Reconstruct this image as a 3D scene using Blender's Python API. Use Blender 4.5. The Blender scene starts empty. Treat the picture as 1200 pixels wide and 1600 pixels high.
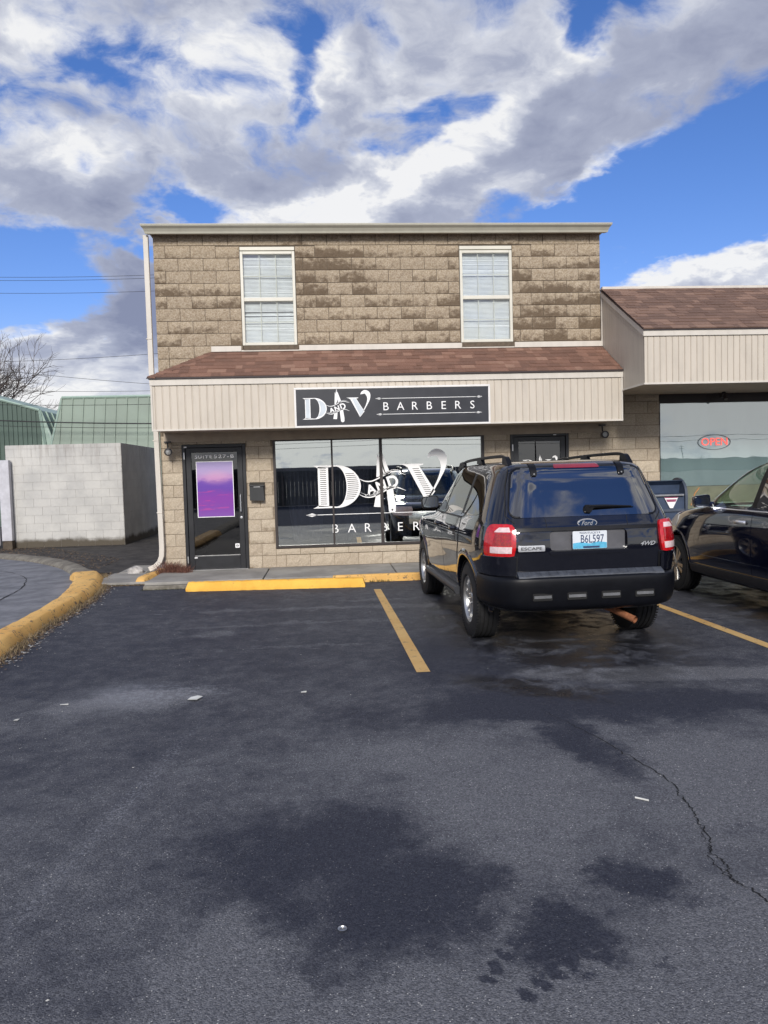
import bpy, bmesh, math, random
from mathutils import Vector, Matrix, noise as mnoise
from mathutils.geometry import tessellate_polygon
rnd = random.Random(7)
sc = bpy.context.scene
col = sc.collection
R = math.radians

# ------------------------------------------------------------------ camera
YAW, PITCH, ROLL, CAMZ = R(4.2326), R(3.0401), R(1.5727), 1.60
fw = Vector((math.sin(YAW)*math.cos(PITCH), math.cos(YAW)*math.cos(PITCH), -math.sin(PITCH)))
r0 = Vector((math.cos(YAW), -math.sin(YAW), 0)); u0 = r0.cross(fw)
rt = math.cos(ROLL)*r0 - math.sin(ROLL)*u0; up = math.sin(ROLL)*r0 + math.cos(ROLL)*u0
cam_d = bpy.data.cameras.new('camera'); cam = bpy.data.objects.new('camera', cam_d); col.objects.link(cam)
cam.matrix_world = Matrix(((rt.x, up.x, -fw.x, 0), (rt.y, up.y, -fw.y, 0), (rt.z, up.z, -fw.z, CAMZ), (0, 0, 0, 1)))
cam_d.sensor_fit = 'VERTICAL'; cam_d.sensor_height = 36; cam_d.sensor_width = 27
cam_d.lens = 1155/1600*36; cam_d.clip_start = 0.05; cam_d.clip_end = 3000
sc.camera = cam
sc.render.resolution_x, sc.render.resolution_y = 768, 1024

# ------------------------------------------------------------------ view
sc.view_settings.view_transform = 'Standard'; sc.view_settings.look = 'None'
sc.view_settings.exposure = 0.0; sc.view_settings.gamma = 1
sc.render.engine = 'CYCLES'
sc.cycles.use_denoising = True
sc.cycles.max_bounces = 8; sc.cycles.transparent_max_bounces = 16

# ------------------------------------------------------------------ node helper
class NT:
    def __init__(s, tree):
        s.t = tree; s.n = tree.nodes; s.l = tree.links; s.n.clear()
    def new(s, typ, **kw):
        nd = s.n.new(typ)
        for k, v in kw.items(): setattr(nd, k, v)
        return nd
    def put(s, inp, v):
        if isinstance(v, bpy.types.NodeSocket): s.l.new(v, inp)
        elif v is not None:
            if inp.type == 'RGBA' and not hasattr(v, '__len__'): v = (v, v, v, 1)
            if inp.type == 'RGBA' and len(v) == 3: v = (*v, 1)
            if inp.type == 'VECTOR' and not hasattr(v, '__len__'): v = (v, v, v)
            inp.default_value = v
    def m(s, op, a, b=None, c=None, clamp=False):
        nd = s.new('ShaderNodeMath', operation=op, use_clamp=clamp)
        s.put(nd.inputs[0], a)
        if b is not None: s.put(nd.inputs[1], b)
        if c is not None: s.put(nd.inputs[2], c)
        return nd.outputs[0]
    def vm(s, op, a, b=None, scale=None):
        nd = s.new('ShaderNodeVectorMath', operation=op)
        s.put(nd.inputs[0], a)
        if b is not None: s.put(nd.inputs[1], b)
        if scale is not None: s.put(nd.inputs['Scale'], scale)
        return nd.outputs['Value'] if op in ('LENGTH', 'DOT_PRODUCT', 'DISTANCE') else nd.outputs['Vector']
    def noise(s, vec, scale, detail=3, rough=.55, dist=0., out='Fac'):
        nd = s.new('ShaderNodeTexNoise')
        if vec is not None: s.put(nd.inputs['Vector'], vec)
        s.put(nd.inputs['Scale'], scale); s.put(nd.inputs['Detail'], detail); s.put(nd.inputs['Roughness'], rough); s.put(nd.inputs['Distortion'], dist)
        return nd.outputs[out]
    def voro(s, vec, scale, out='Distance', feature='F1', rand=1.):
        nd = s.new('ShaderNodeTexVoronoi', feature=feature)
        s.put(nd.inputs['Vector'], vec); s.put(nd.inputs['Scale'], scale); s.put(nd.inputs['Randomness'], rand)
        return nd.outputs[out]
    def ss(s, x, a, b, lo=0., hi=1.):
        nd = s.new('ShaderNodeMapRange', interpolation_type='SMOOTHSTEP')
        s.put(nd.inputs['Value'], x); s.put(nd.inputs['From Min'], a); s.put(nd.inputs['From Max'], b)
        s.put(nd.inputs['To Min'], lo); s.put(nd.inputs['To Max'], hi)
        return nd.outputs['Result']
    def mix(s, f, a, b, blend='MIX'):
        nd = s.new('ShaderNodeMix', data_type='RGBA', blend_type=blend)
        s.put(nd.inputs['Factor'], f)
        ins = [i for i in nd.inputs if i.type == 'RGBA']
        s.put(ins[0], a); s.put(ins[1], b)
        return [o for o in nd.outputs if o.type == 'RGBA'][0]
    def ramp(s, f, stops, interp='LINEAR'):
        nd = s.new('ShaderNodeValToRGB'); cr = nd.color_ramp; cr.interpolation = interp
        while len(cr.elements) < len(stops): cr.elements.new(.5)
        for e, (p_, c_) in zip(cr.elements, stops):
            e.position = p_; e.color = (*c_, 1)
        s.put(nd.inputs[0], f); return nd.outputs[0]
    def xyz(s, v):
        nd = s.new('ShaderNodeSeparateXYZ'); s.put(nd.inputs[0], v); return nd.outputs
    def comb(s, x, y, z=0.):
        nd = s.new('ShaderNodeCombineXYZ'); s.put(nd.inputs[0], x); s.put(nd.inputs[1], y); s.put(nd.inputs[2], z); return nd.outputs[0]
    def blob(s, vec, cx, cy, rx, ry, ang=0., soft=.5):
        nd = s.new('ShaderNodeMapping', vector_type='TEXTURE')
        s.put(nd.inputs['Vector'], vec); nd.inputs['Location'].default_value = (cx, cy, 0)
        nd.inputs['Rotation'].default_value = (0, 0, R(ang)); nd.inputs['Scale'].default_value = (rx, ry, 1e3)
        return s.ss(s.vm('LENGTH', nd.outputs[0]), 1+soft, 1-soft)
    def attr(s, name):
        nd = s.new('ShaderNodeAttribute', attribute_name=name); return nd.outputs
    def bump(s, h, strength=.3, dist=.01, normal=None):
        nd = s.new('ShaderNodeBump'); s.put(nd.inputs['Height'], h); s.put(nd.inputs['Strength'], strength); s.put(nd.inputs['Distance'], dist)
        if normal is not None: s.put(nd.inputs['Normal'], normal)
        return nd.outputs[0]

# ------------------------------------------------------------------ world: daylight sky with broken cloud
SUN_EL, SUN_AZ = 28, 186      # azimuth measured clockwise from +Y (the facade looks towards -Y)
world = bpy.data.worlds.new('World'); sc.world = world; world.use_nodes = True
W = NT(world.node_tree)
sky = W.new('ShaderNodeTexSky', sky_type='NISHITA'); sky.sun_disc = False
sky.sun_elevation = R(SUN_EL); sky.sun_rotation = R(SUN_AZ); sky.air_density = 1.0; sky.dust_density = .3; sky.ozone_density = 2.5
tc = W.new('ShaderNodeTexCoord'); D = tc.outputs['Generated']
dx, dy, dz = W.xyz(D)
zc = W.m('MAXIMUM', dz, 0.)
az = W.m('ARCTAN2', dx, dy); el = W.m('ARCSINE', dz)
UV = W.comb(az, el)
pl = W.m('ADD', zc, .38)
P2 = W.comb(W.m('DIVIDE', dx, pl), W.m('DIVIDE', dy, pl), W.m('MULTIPLY', dz, 1.2))
wv = W.noise(P2, 2.6, 4, .6, out='Color')
P3 = W.vm('ADD', P2, W.vm('SCALE', W.vm('SUBTRACT', wv, (.5, .5, .5)), scale=.20))
n1 = W.noise(P3, 4.3, 14, .60)
n2 = W.noise(W.vm('ADD', P3, (.05, .03, 3.)), 1.5, 6, .55)
UVw = W.vm('ADD', UV, W.vm('SCALE', W.vm('SUBTRACT', W.noise(P2, 5, 5, .6, out='Color'), (.5, .5, .5)), scale=.13))
cov = n1
BL = [  # az, el, radius az, radius el, tilt, weight: gaps (negative) and banks (positive) of the real cloud field
    (.50, .300, .22, .062, 14, -.42), (.330, .292, .13, .026, 20, -.28), (.60, .36, .12, .05, 20, -.2), (-.36, .235, .115, .042, 0, -.42),
    (-.255, .283, .055, .014, 0, -.3), (-.200, .322, .055, .014, 0, -.28), (.078, .391, .030, .020, 10, -.26),
    (-.022, .455, .018, .045, -15, -.24), (-.01, .515, .040, .025, 0, -.20), (.352, .515, .035, .026, 0, -.30), (.120, .44, .07, .010, 12, -.18),
    (.155, .420, .045, .018, 20, -.14), (.239, .464, .05, .018, 30, -.16), (-.295, .465, .05, .014, 0, -.16), (-.36, .44, .03, .02, 0, -.12), (-.30, .34, .02, .03, 0, -.12), (-.19, .36, .02, .02, 0, -.1), (.10, .50, .02, .03, 0, -.16),
    (-.34, .17, .06, .012, 10, -.2), (.34, .42, .36, .060, 18, .22), (.10, .345, .16, .035, 8, .22), (-.16, .41, .26, .11, 0, .10), (.50, .222, .17, .030, 8, .32),
    (2.53, .95, .34, .15, 0, -.38), (2.60, .965, .11, .020, -20, .85), (2.50, .94, .07, .016, 15, .7), (2.68, .90, .07, .028, -10, .8), (2.40, .915, .04, .008, 0, .5), (-.24, .220, .07, .075, 0, .40), (-.30, .11, .26, .060, 0, .55), (-.34, .34, .12, .04, 0, .10)]
for b in BL:
    cov = W.m('MULTIPLY_ADD', W.blob(UVw, *b[:5], soft=.75), b[5]*.72, cov)
cov = W.m('MULTIPLY_ADD', W.m('MULTIPLY', W.ss(dy, .0, -.3), W.ss(el, .45, .05)), .10, cov)
nf = W.noise(P3, 8.5, 9, .66); nm = W.noise(W.vm('ADD', P3, (.03, .05, 1.)), 4.2, 7, .6)
cov = W.m('ADD', cov, W.m('MULTIPLY', W.m('SUBTRACT', nf, .5), .30))
BR = [(.085, .350, .15, .034, 10, .75), (.02, .33, .06, .02, 0, .45), (-.30, .375, .06, .03, 0, .38), (.49, .228, .15, .028, 5, .55), (-.30, .11, .26, .065, 0, 1.1), (-.26, .155, .03, .012, 20, .3),
      (2.58, .955, .22, .06, 0, .45), (-.13, .50, .1, .03, 0, .30), (.24, .425, .10, .022, 28, .55), (.36, .345, .08, .012, 25, .4), (.02, .49, .03, .03, 40, .35), (.48, .49, .06, .03, 20, .22), (-.33, .50, .05, .02, 0, .2), (.30, .37, .10, .02, 20, .12),
      (-.10, .39, .13, .05, 0, -.10), (-.24, .222, .075, .07, 0, -.32), (.42, .385, .16, .030, 18, -.16), (.56, .47, .08, .05, 0, -.10), (-.27, .43, .06, .04, 0, -.05)]
brt = W.m('MULTIPLY_ADD', W.m('SUBTRACT', n2, .5), .9, -.24)
for b in BR:
    brt = W.m('MULTIPLY_ADD', W.blob(UVw, *b[:5], soft=.8), b[5], brt)
brt = W.m('MULTIPLY_ADD', W.m('MULTIPLY', W.ss(dy, .0, -.3), W.ss(el, .50, .12)), .72, brt)
alpha = W.ss(cov, .37, .595)
thick = W.m('ADD', W.ss(cov, .45, .95), W.m('ADD', W.m('MULTIPLY', W.m('SUBTRACT', .5, nf), .9), W.m('MULTIPLY', W.m('SUBTRACT', .5, nm), 1.8)))
shade = W.m('SUBTRACT', W.m('MULTIPLY', thick, .80), brt, clamp=True)
ccol = W.ramp(shade, [(0, (1.0, 1.0, 1.0)), (.14, (.74, .765, .84)), (.42, (.455, .49, .615)), (1., (.27, .30, .43))])
hs = W.new('ShaderNodeHueSaturation'); hs.inputs['Saturation'].default_value = 1.22; hs.inputs['Value'].default_value = 1.0
W.put(hs.inputs['Color'], sky.outputs[0])
bluesky = W.mix(1., hs.outputs[0], (1.10, 1.0, 1.30, 1), 'MULTIPLY'); bluesky = W.mix(W.ss(el, .22, .0, 0, .9), bluesky, (4.3, 5.0, 6.2))
bg1 = W.new('ShaderNodeBackground'); W.put(bg1.inputs[0], bluesky); bg1.inputs[1].default_value = .112
bg2 = W.new('ShaderNodeBackground'); W.put(bg2.inputs[0], ccol); bg2.inputs[1].default_value = .92
mx = W.new('ShaderNodeMixShader'); W.put(mx.inputs[0], W.m('MULTIPLY', alpha, .96)); W.l.new(bg1.outputs[0], mx.inputs[1]); W.l.new(bg2.outputs[0], mx.inputs[2])
wo = W.new('ShaderNodeOutputWorld'); W.l.new(mx.outputs[0], wo.inputs[0])

# ------------------------------------------------------------------ sun (behind thin cloud: soft)
sd = bpy.data.lights.new('sun', 'SUN'); sd.energy = 3.5; sd.angle = R(14); sd.color = (1, .95, .87)
so = bpy.data.objects.new('sun', sd); col.objects.link(so)
sv = Vector((math.sin(R(SUN_AZ))*math.cos(R(SUN_EL)), math.cos(R(SUN_AZ))*math.cos(R(SUN_EL)), math.sin(R(SUN_EL))))
so.rotation_euler = sv.to_track_quat('Z', 'Y').to_euler(); so.location = (0, -5, 20)

# ------------------------------------------------------------------ object helpers
WM = {}
def put_props(o, label=None, cat=None, group=None, kind=None):
    if label: o['label'] = label
    if cat: o['category'] = cat
    if group: o['group'] = group
    if kind: o['kind'] = kind
    return o
def thing(name, label, cat, loc=(0, 0, 0), rz=0., group=None):
    o = bpy.data.objects.new(name, None); col.objects.link(o); o.empty_display_size = .2
    o.location = loc; o.rotation_euler = (0, 0, rz)
    WM[o.name] = Matrix.Translation(loc) @ Matrix.Rotation(rz, 4, 'Z')
    return put_props(o, label, cat, group)
class MB:
    """collects geometry; build() links it as one mesh object"""
    def __init__(s): s.v = []; s.f = []; s.a = []; s.mi = []; s.cur = (0, 0, 0); s.mat = 0
    def add(s, vs, fs, at=None):
        b = len(s.v); s.v += [tuple(x) for x in vs]; s.f += [tuple(i+b for i in f) for f in fs]
        s.a += at if at else [s.cur]*len(vs); s.mi += [s.mat]*len(fs); return s
    def box(s, x0, x1, y0, y1, z0, z1):
        return s.add([(x0, y0, z0), (x1, y0, z0), (x1, y1, z0), (x0, y1, z0), (x0, y0, z1), (x1, y0, z1), (x1, y1, z1), (x0, y1, z1)],
                     [(0, 3, 2, 1), (4, 5, 6, 7), (0, 1, 5, 4), (1, 2, 6, 5), (2, 3, 7, 6), (3, 0, 4, 7)])
    def quad(s, a, b, c, d): return s.add([a, b, c, d], [(0, 1, 2, 3)])
    def prism(s, poly, fn, d0, d1):
        """poly of 2D points, fn(u,v,d)->xyz; closed solid between d0 and d1"""
        n = len(poly); tri = tessellate_polygon([[Vector((p[0], p[1], 0)) for p in poly]])
        vs = [fn(p[0], p[1], d0) for p in poly]+[fn(p[0], p[1], d1) for p in poly]
        fs = [tuple(t) for t in tri]+[tuple(i+n for i in reversed(t)) for t in tri]+[(i, (i+1) % n, (i+1) % n+n, i+n) for i in range(n)]
        return s.add(vs, fs)
    def tube(s, pts, r, n=8, cap=True, flat=1.):
        pts = [Vector(p) for p in pts]; rs = r if hasattr(r, '__len__') else [r]*len(pts)
        vs = []; prev = None
        for i, p in enumerate(pts):
            t = (pts[min(i+1, len(pts)-1)]-pts[max(i-1, 0)]).normalized()
            if prev is None: a = t.cross(Vector((0, 0, 1)) if abs(t.z) < .95 else Vector((0, 1, 0))).normalized()
            else:
                a = (prev-t*prev.dot(t)).normalized()
            prev = a; b = t.cross(a)
            vs += [p+(a*math.cos(2*math.pi*k/n)+b*math.sin(2*math.pi*k/n)*flat)*rs[i] for k in range(n)]
        fs = [(i*n+k, i*n+(k+1) % n, (i+1)*n+(k+1) % n, (i+1)*n+k) for i in range(len(pts)-1) for k in range(n)]
        if cap: fs += [tuple(reversed(range(n))), tuple(range((len(pts)-1)*n, len(pts)*n))]
        return s.add(vs, fs)
    def lathe(s, prof, c, axis=0, n=32, a0=0., a1=2*math.pi):
        """prof: (offset along axis, radius)"""
        full = abs(a1-a0-2*math.pi) < 1e-6; m = n if full else n+1; vs = []
        for (o, r) in prof:
            for k in range(m):
                t = a0+(a1-a0)*k/n; p = [0, 0, 0]; p[axis] = o; p[(axis+1) % 3] = r*math.cos(t); p[(axis+2) % 3] = r*math.sin(t)
                vs.append((c[0]+p[0], c[1]+p[1], c[2]+p[2]))
        fs = [(i*m+k, i*m+(k+1) % m, (i+1)*m+(k+1) % m, (i+1)*m+k) for i in range(len(prof)-1) for k in range(m if full else m-1)]
        return s.add(vs, fs)
    def grid(s, f, nu, nv, at=None):
        vs = [f(i/nu, j/nv) for j in range(nv+1) for i in range(nu+1)]
        fs = [(j*(nu+1)+i, j*(nu+1)+i+1, (j+1)*(nu+1)+i+1, (j+1)*(nu+1)+i) for j in range(nv) for i in range(nu)]
        return s.add(vs, fs, at)
    def build(s, name, mats, parent=None, smooth=False, bevel=0., local=False, seg=2, recalc=False):
        me = bpy.data.meshes.new(name)
        M = WM.get(parent.name, Matrix()) if parent else Matrix()
        vs = s.v
        if parent and not local:
            I = M.inverted(); vs = [I @ Vector(v) for v in s.v]
        me.from_pydata([tuple(v) for v in vs], [], s.f)
        for m_ in (mats if isinstance(mats, (list, tuple)) else [mats]): me.materials.append(m_)
        if any(s.mi): me.polygons.foreach_set('material_index', s.mi)
        if any(a != (0, 0, 0) for a in s.a):
            at = me.attributes.new('blk', 'FLOAT_VECTOR', 'POINT'); at.data.foreach_set('vector', [c for a in s.a for c in a])
        me.validate(); me.update()
        if recalc:
            bm = bmesh.new(); bm.from_mesh(me); bmesh.ops.recalc_face_normals(bm, faces=bm.faces); bm.to_mesh(me); bm.free()
        if smooth:
            me.polygons.foreach_set('use_smooth', [True]*len(me.polygons)); me.set_sharp_from_angle(angle=R(smooth if smooth > 1 else 35))
        o = bpy.data.objects.new(name, me); col.objects.link(o)
        if parent: o.parent = parent
        WM[o.name] = M
        if bevel:
            bv = o.modifiers.new('bevel', 'BEVEL'); bv.width = bevel; bv.segments = seg; bv.limit_method = 'ANGLE'; bv.angle_limit = R(40)
        return o
def copy_tree(o, parent=None):
    c = o.copy(); col.objects.link(c); c.parent = parent
    for ch in list(o.children): copy_tree(ch, c)
    return c
def text_mesh(txt, width=None, height=None, bold=0., shear=0., space=1.):
    """returns verts (2D, centred) and faces of a line of lettering"""
    cu = bpy.data.curves.new('lettering', 'FONT'); cu.body = txt; cu.size = 1; cu.offset = bold; cu.shear = shear; cu.space_character = space
    cu.align_x = 'CENTER'; cu.align_y = 'CENTER'; cu.resolution_u = 3
    o = bpy.data.objects.new('lettering', cu); col.objects.link(o); bpy.context.view_layer.update()
    me = bpy.data.meshes.new_from_object(o.evaluated_get(bpy.context.evaluated_depsgraph_get()))
    vs = [tuple(v.co) for v in me.vertices]; fs = [tuple(p.vertices) for p in me.polygons]
    bpy.data.objects.remove(o); bpy.data.curves.remove(cu); bpy.data.meshes.remove(me)
    x0, x1 = min(v[0] for v in vs), max(v[0] for v in vs); y0, y1 = min(v[1] for v in vs), max(v[1] for v in vs)
    sx = width/(x1-x0) if width else None; sy = height/(y1-y0) if height else None
    sx = sx or sy; sy = sy or sx
    return [((v[0]-(x0+x1)/2)*sx, (v[1]-(y0+y1)/2)*sy) for v in vs], fs
def letters(mb, txt, fn, width=None, height=None, rot=0., **k):
    """lettering laid with fn(u,v)->xyz"""
    vs, fs = text_mesh(txt, width, height, **k); c, s_ = math.cos(R(rot)), math.sin(R(rot))
    mb.add([fn(v[0]*c-v[1]*s_, v[0]*s_+v[1]*c) for v in vs], fs)
def catmull(pts, n=8):
    out = []; P = [pts[0]]+list(pts)+[pts[-1]]
    for i in range(1, len(P)-2):
        for k in range(n):
            t = k/n; out.append(tuple(.5*((2*b)+(-a+c)*t+(2*a-5*b+4*c-d)*t*t+(-a+3*b-3*c+d)*t**3) for a, b, c, d in zip(P[i-1], P[i], P[i+1], P[i+2])))
    out.append(tuple(pts[-1])); return out
def round_poly(poly, r, seg=5):
    out = []; n = len(poly)
    for i in range(n):
        p = Vector(poly[i]); a = Vector(poly[i-1])-p; b = Vector(poly[(i+1) % n])-p
        rr = min(r, a.length*.45, b.length*.45); A = p+a.normalized()*rr; B = p+b.normalized()*rr
        for k in range(seg+1):
            t = k/seg; out.append(tuple(A*(1-t)**2+p*2*t*(1-t)+B*t*t))
    return out

# ------------------------------------------------------------------ materials
MATS = {}
def newmat(name):
    m_ = bpy.data.materials.new(name); m_.use_nodes = True; n = NT(m_.node_tree)
    n.bsdf = n.new('ShaderNodeBsdfPrincipled'); n.out = n.new('ShaderNodeOutputMaterial'); n.l.new(n.bsdf.outputs[0], n.out.inputs[0])
    n.pos = n.new('ShaderNodeNewGeometry').outputs['Position']
    n.obj = n.new('ShaderNodeTexCoord').outputs['Object']
    MATS[name] = m_; return m_, n
def simple(name, colr, rough=.6, metal=0., var=.12, scale=6., bump=0., bscale=80., coat=0., spec=.5, emit=0.):
    m_, n = newmat(name)
    f = n.noise(n.obj, scale, 5, .6)
    c = n.mix(n.ss(f, .3, .7), tuple(x*(1-var) for x in colr), tuple(min(1, x*(1+var)) for x in colr))
    n.put(n.bsdf.inputs['Base Color'], c)
    n.put(n.bsdf.inputs['Roughness'], n.m('MULTIPLY_ADD', f, .12, rough-.06) if rough > .12 else rough)
    n.bsdf.inputs['Metallic'].default_value = metal; n.bsdf.inputs['Specular IOR Level'].default_value = spec
    if coat: n.bsdf.inputs['Coat Weight'].default_value = coat; n.bsdf.inputs['Coat Roughness'].default_value = .03
    if bump: n.put(n.bsdf.inputs['Normal'], n.bump(n.noise(n.obj, bscale, 4, .6), bump, .004))
    if emit: n.put(n.bsdf.inputs['Emission Color'], (*colr, 1)); n.bsdf.inputs['Emission Strength'].default_value = emit
    return m_
def glass(name, tint, refl=.1, rough=0.0, ior=1.5, rcol=(1, 1, 1), wave=0.):
    m_, n = newmat(name); n.n.remove(n.bsdf)
    tr = n.new('ShaderNodeBsdfTransparent'); n.put(tr.inputs[0], (*tint, 1))
    gl = n.new('ShaderNodeBsdfGlossy'); gl.inputs['Roughness'].default_value = rough; n.put(gl.inputs['Color'], (*rcol, 1))
    if wave: n.put(gl.inputs['Normal'], n.bump(n.noise(n.pos, 1.1, 2, .5), wave, .02))
    fr = n.new('ShaderNodeFresnel'); fr.inputs[0].default_value = ior
    bf = n.new('ShaderNodeNewGeometry').outputs['Backfacing']
    mx_ = n.new('ShaderNodeMixShader'); n.put(mx_.inputs[0], n.m('MULTIPLY', n.m('ADD', n.m('MULTIPLY', fr.outputs[0], 1-refl), refl, clamp=True), n.m('SUBTRACT', 1., bf)))
    n.l.new(tr.outputs[0], mx_.inputs[1]); n.l.new(gl.outputs[0], mx_.inputs[2]); n.l.new(mx_.outputs[0], n.out.inputs[0])
    return m_

def mat_block(name, c_lo, c_hi, stain, amount, spk=.12):
    m_, n = newmat(name); a = n.attr('blk'); bu, bv, br = n.xyz(a['Vector'])
    sp = n.noise(n.pos, 130, 3, .7); md = n.noise(n.pos, 14, 5, .6); lg = n.noise(n.pos, .55, 3, .5)
    base = n.mix(n.m('ADD', n.m('MULTIPLY', br, .6), n.m('MULTIPLY', md, .4)), c_lo, c_hi)
    sp2 = n.noise(n.pos, 48, 5, .75); base = n.mix(n.ss(n.m('ADD', n.m('MULTIPLY', sp, .4), n.m('MULTIPLY', sp2, .6)), .38, .62, 0, 1), n.mix(spk, base, (.02, .018, .015)), n.mix(spk, base, (.9, .85, .75)))
    # weathering that sits at the foot of each block, stronger in some blocks
    s_ = n.m('ADD', n.m('MULTIPLY', n.m('SUBTRACT', 1., bv), .28), n.m('MULTIPLY', n.noise(n.vm('MULTIPLY', n.pos, (1, 1, 1.3)), 8, 8, .72), 1.05))
    s_ = n.m('ADD', s_, n.m('MULTIPLY', br, .36)); s_ = n.m('ADD', s_, n.m('MULTIPLY', lg, .9)); s_ = n.m('SUBTRACT', s_, n.ss(n.xyz(n.pos)[2], 5.15, 5.35, 0, .35))
    st = n.ss(s_, 1.56-amount, 1.86-amount)
    col_ = n.mix(n.m('MULTIPLY', st, .82), base, stain)
    n.put(n.bsdf.inputs['Base Color'], col_); n.bsdf.inputs['Roughness'].default_value = .92; n.bsdf.inputs['Specular IOR Level'].default_value = .15
    n.put(n.bsdf.inputs['Normal'], n.bump(n.m('ADD', n.m('MULTIPLY', sp, .4), n.noise(n.pos, 38, 5, .7)), .95, .014))
    return m_
M_block_up = mat_block('weathered_split_block', (.30, .222, .142), (.45, .352, .235), (.105, .072, .047), .34, .26)
M_block_lo = mat_block('tan_split_block', (.41, .33, .24), (.56, .475, .36), (.2, .15, .10), .0, .16)
M_mortar_up = simple('brown_mortar', (.12, .094, .068), .95, var=.2, scale=20)
M_mortar_lo = simple('tan_mortar', (.26, .21, .155), .95, var=.15, scale=20)

def mat_siding(name, c):
    m_, n = newmat(name)
    f = n.noise(n.vm('MULTIPLY', n.pos, (3, 3, .7)), 2.2, 5, .65); d = n.noise(n.pos, 30, 4, .6)
    cc = n.mix(n.ss(f, .35, .75), c, tuple(x*.88 for x in c)); cc = n.mix(n.ss(d, .62, .8, 0, .25), cc, (.25, .2, .15))
    n.put(n.bsdf.inputs['Base Color'], cc); n.bsdf.inputs['Roughness'].default_value = .5; n.bsdf.inputs['Specular IOR Level'].default_value = .3
    n.put(n.bsdf.inputs['Normal'], n.bump(n.noise(n.pos, 5, 2, .5), .12, .02)); return m_
M_siding = mat_siding('cream_metal_siding', (.565, .51, .435))
M_trim = mat_siding('cream_trim', (.62, .58, .52))
M_gutter = mat_siding('putty_gutter', (.42, .405, .335))
M_winframe = simple('ivory_window_vinyl', (.62, .60, .52), .45, var=.06, scale=3)
M_soffit = simple('tan_soffit', (.40, .335, .26), .7, var=.1)

def mat_shingle(name, stops):
    m_, n = newmat(name); _, bv, br = n.xyz(n.attr('blk')['Vector'])
    c = n.ramp(br, stops); g = n.noise(n.pos, 260, 2, .7); l = n.noise(n.pos, 3, 4, .6)
    c = n.mix(n.ss(g, .35, .68), n.mix(.45, c, (.03, .02, .018)), n.mix(.28, c, (.55, .42, .36)))
    c = n.mix(n.ss(l, .5, .8, 0, .3), c, (.08, .055, .045))
    n.put(n.bsdf.inputs['Base Color'], c); n.bsdf.inputs['Roughness'].default_value = .93; n.bsdf.inputs['Specular IOR Level'].default_value = .15
    n.put(n.bsdf.inputs['Normal'], n.bump(g, .6, .004)); return m_
M_sh_red = mat_shingle('red_brown_shingles', [(0, (.15, .066, .040)), (.45, (.225, .105, .066)), (.8, (.275, .135, .088)), (1, (.36, .205, .14))])
M_sh_brown = mat_shingle('brown_shingles', [(0, (.12, .066, .048)), (.5, (.185, .105, .075)), (1, (.29, .175, .125))])
M_dark_roof = simple('dark_roofing', (.035, .028, .028), .9, var=.3, scale=9)
M_drip = simple('dark_drip_edge', (.03, .018, .018), .6)

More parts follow.
